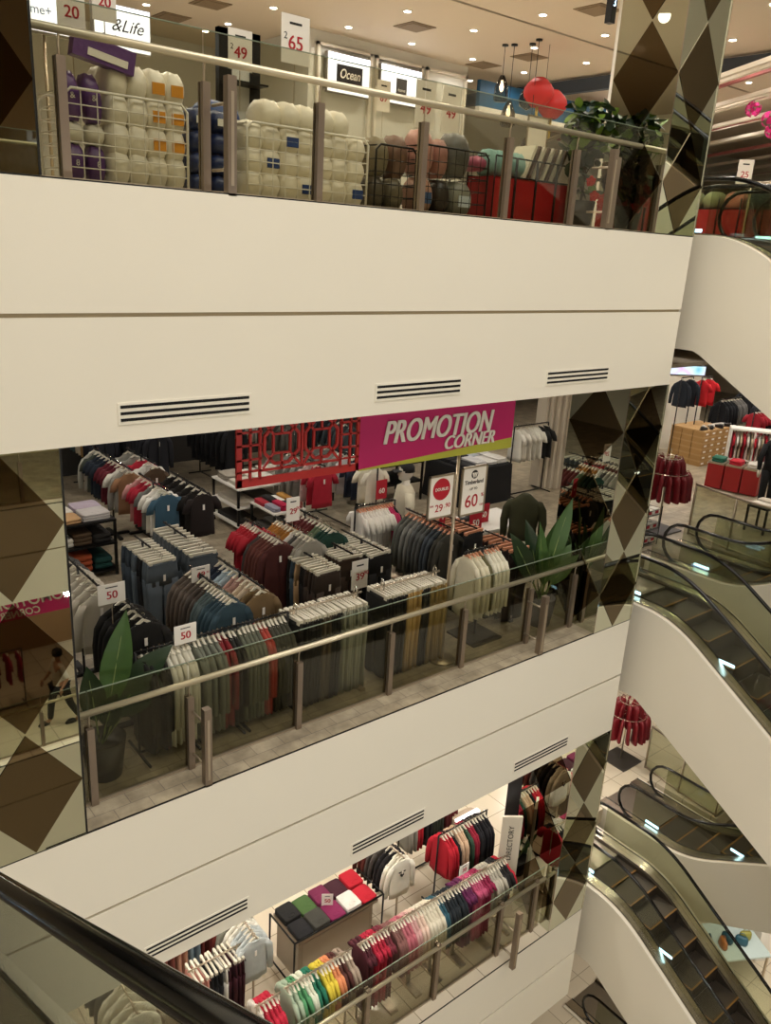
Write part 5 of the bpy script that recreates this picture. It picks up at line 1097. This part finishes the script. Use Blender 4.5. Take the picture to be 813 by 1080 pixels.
q = B(); q.box((8.78, 1.0, LZ), (9.05, 1.4, LZ+2.0), mat('black_panel', '#0e0d0d', .4)); tag(q.obj('dark_cabinet'), 'tall black cabinet behind the directory board', 'cabinet')
price_card('50', 5.5, 1.7, .80, .16, .2, 'small white card standing among the folded shirts', LZ, -.6, pole=False)
price_card('30', 7.05, .6, 1.36, .18, .16, 'small white card above the magenta dresses', LZ)
for o in [o for o in bpy.data.objects if o.get('label', '').startswith('first white long-sleeve shirt')]:
    q = B(); q.box((-.06, -.046, -.27), (.06, -.040, -.255), M_INK); q.box((-.03, -.047, -.33), (.03, -.041, -.29), M_INK); q.box((-.012, -.047, -.35), (.012, -.041, -.28), M_INK); q.obj('chest_print', o)
# sign board of the red shirt display under the fascia
q = B(); q.rbox((0, 0, .2), (.7, .03, .22), mat('bin_red', '#98191b'), 0, 0); q.tube([(-.3, .02, -1.4), (-.3, .02, .2)], .01, M_STEEL, 5); q.tube([(.3, .02, -1.4), (.3, .02, .2)], .01, M_STEEL, 5)
tag(q.obj('red_sign_board', None, (8.0, 2.45, LZ+1.42)), 'red header board above the back gate rail', 'sign')
# ground floor handbag display glimpsed between escalators
t = thing('handbag_table', 'pale glass-topped table of handbags on the ground floor', 'display table', (15.0, .1, -10), -.5)
q = B(); q.box((-.9, -.5, .70), (.9, .5, .74), mat('pale_blue_top', '#b9c8c4', .2)); q.obj('top', t)
for sx in (-1, 1):
    for sy in (-1, 1): q = B(); q.box((sx*.85-.02, sy*.45-.02, 0), (sx*.85+.02, sy*.45+.02, .7), M_STEEL); q.obj('leg', t)
t = thing('handbag_table', 'white block table at the right edge of the ground floor', 'display table', (16.5, .0, -10), -.5)
q = B(); q.box((-.35, -.6, 0), (.35, .6, .8), M_WHITE); q.obj('body', t)
bags = (('#201c1a', 'black'), ('#1d3a44', 'dark teal'), ('#a8693a', 'tan'), ('#244b5c', 'petrol blue'), ('#22505e', 'teal blue'), ('#8f8a3c', 'mustard'), ('#5a1d1f', 'maroon'), ('#8c4c38', 'rust brown'), ('#17191c', 'jet black'), ('#3a3c40', 'charcoal'))
for i, (hx, wd) in enumerate(bags):
    q = B(); m = mat('leather_'+hx[1:], hx, .4); q.rings([[(w_*math.copysign(abs(math.cos(2*pi*k/12))**.5, math.cos(2*pi*k/12)), d*math.sin(2*pi*k/12), z) for k in range(12)] for z, w_, d in ((0, .12, .06), (.05, .14, .07), (.16, .13, .05), (.2, .11, .03))], m)
    x, y = ((14.5+.2*i, .2-.1*i+.12*(i % 2)) if i < 6 else (16.35+.1*(i % 2), .4-.22*(i-6))); z = -9.26 if i < 6 else -9.2
    o = q.obj('handbag', None, (x, y, z), .5*i); q = B(); q.tube([(.07*math.cos(a), 0, .19+.09*math.sin(a)) for a in [pi*k/8 for k in range(9)]], .007, m, 5); q.obj('handle', o)
    tag(o, wd+' handbag on the ground-floor display seen between the escalators', 'handbag', 'handbags on the ground floor')

# ------------------------------------------------------------------ across the atrium (reflected in the columns)
t = thing('promotion_banner', 'second PROMOTION CORNER banner, seen reversed in the left mirrored column', 'banner', (4.0, -9.3, -2.38), pi)
q = B(); q.box((-1.2, -.012, 0), (1.2, .012, .5), M_MAG); q.obj('board', t)
text(t, 'PROMOTION', (0, -.02, .33), .30, M_WHITE, 0, .25, .003, sx=.9, bold=.012); text(t, 'CORNER', (.3, -.02, .11), .2, M_WHITE, 0, .25, .003, sx=.9, bold=.012)
for i, (x, its) in enumerate(((3.0, [('tee', '#8c1a2c', 5, 'crimson')]), (5.2, [('long', '#3a3230', 6, 'dark')]), (6.6, [('tee', '#b7a58c', 5, 'beige')]))):
    rack('x', -10.6, x, x+.9, -F, 1.25, its, ('first', 'second', 'third')[i]+' rail across the atrium', 'black rack across the atrium, '+('first', 'second', 'third')[i], 'gate')

t = thing('promotion_banner', 'magenta promotion banner high across the atrium, reflected at the top left', 'banner', (2.6, -9.3, F+1.7), pi)
q = B(); q.box((-1.2, -.012, 0), (1.2, .012, .6), M_MAG); q.box((-1.2, -.014, 0), (1.2, .014, .06), M_LIME); q.obj('board', t); text(t, 'PROMOTION', (0, -.02, .33), .30, M_WHITE, 0, .25, .003, sx=.9, bold=.012)

# walking shopper across the atrium, seen in the left mirrored column
def skin_figure(name, parent, pts, edges, rad, m, lv=2):
    me = bpy.data.meshes.new(name); me.from_pydata(pts, edges, []); o = bpy.data.objects.new(name, me); COL.objects.link(o); o.parent = parent
    me.materials.append(m); md = o.modifiers.new('skin', 'SKIN'); md.use_smooth_shade = True
    if not me.skin_vertices: me.skin_vertices.new()
    for i, r in enumerate(rad): me.skin_vertices[0].data[i].radius = (r, r)
    me.skin_vertices[0].data[0].use_root = True
    s = o.modifiers.new('sub', 'SUBSURF'); s.levels = lv; s.render_levels = lv
    return o
t = thing('person', 'person walking in dark trousers and a pale top, carrying a red jacket, seen in the left mirrored column', 'person', (4.35, -9.5, LZ), 0)
t['label'] = 'walking person in dark trousers and pale top, reflected in the left mirrored column'
SK = mat('skin_tone', '#a87a5c', .6)
P_ = [(0, 0, .86), (0, 0, 1.05), (0, 0, 1.3), (0, 0, 1.42), (0, 0, 1.5), (-.01, 0, 1.6), (.08, .09, .82), (.16, .09, .46), (.34, .09, .10), (.24, .09, .04), (-.06, -.09, .82), (-.16, -.09, .45), (-.20, -.09, .09), (-.32, -.09, .04),
      (0, .19, 1.36), (.10, .23, 1.10), (-.02, .22, .90), (0, -.19, 1.36), (-.10, -.23, 1.10), (-.24, -.22, .95)]
E_ = [(0, 1), (1, 2), (2, 3), (3, 4), (4, 5), (0, 6), (6, 7), (7, 8), (8, 9), (0, 10), (10, 11), (11, 12), (12, 13), (2, 14), (14, 15), (15, 16), (2, 17), (17, 18), (18, 19)]
skin_figure('body', t, P_, E_, [.12, .11, .12, .05, .05, .085, .08, .055, .04, .035, .08, .055, .04, .035, .045, .035, .025, .045, .035, .025], SK)
skin_figure('trousers', t, [P_[k] for k in (0, 6, 7, 8, 10, 11, 12)], [(0, 1), (1, 2), (2, 3), (0, 4), (4, 5), (5, 6)], [.14, .10, .075, .062, .10, .075, .062], cloth('#15151a'))
skin_figure('top', t, [P_[k] for k in (1, 2, 14, 15, 17, 18)]+[(0, 0, .9)], [(0, 1), (1, 2), (2, 3), (1, 4), (4, 5), (0, 6)], [.135, .14, .065, .055, .065, .055, .14], cloth('#c9c2b4'))
q = B(); q.rings([ell(-.0, 0, z, a_, c_) for z, a_, c_ in ((1.56, .098, .092), (1.62, .104, .096), (1.68, .09, .085), (1.715, .03, .03))], MC['black_cap']); q.obj('hair', t)
for x, y in ((.19, .09), (-.29, -.09)): q = B(); q.rings([[(x+a_*math.cos(2*pi*k/10)-.04, y+.045*math.sin(2*pi*k/10), z) for k in range(10)] for z, a_ in ((0, .12), (.04, .12), (.08, .07))], MC['black_cap']); q.obj('shoe', t)
for y, x, z in ((.22, -.03, .86), (-.22, -.27, .92)):
    q = B(); q.rbox((x, y, z), (.035, .07, .07), SK)
    for k in range(4): q.rbox((x-.012, y-.026+.017*k, z-.06), (.013, .013, .06), SK, 0, .4)
    q.rbox((x-.03, y, z-.01), (.014, .014, .05), SK, 0, .9); q.obj('hand', t)
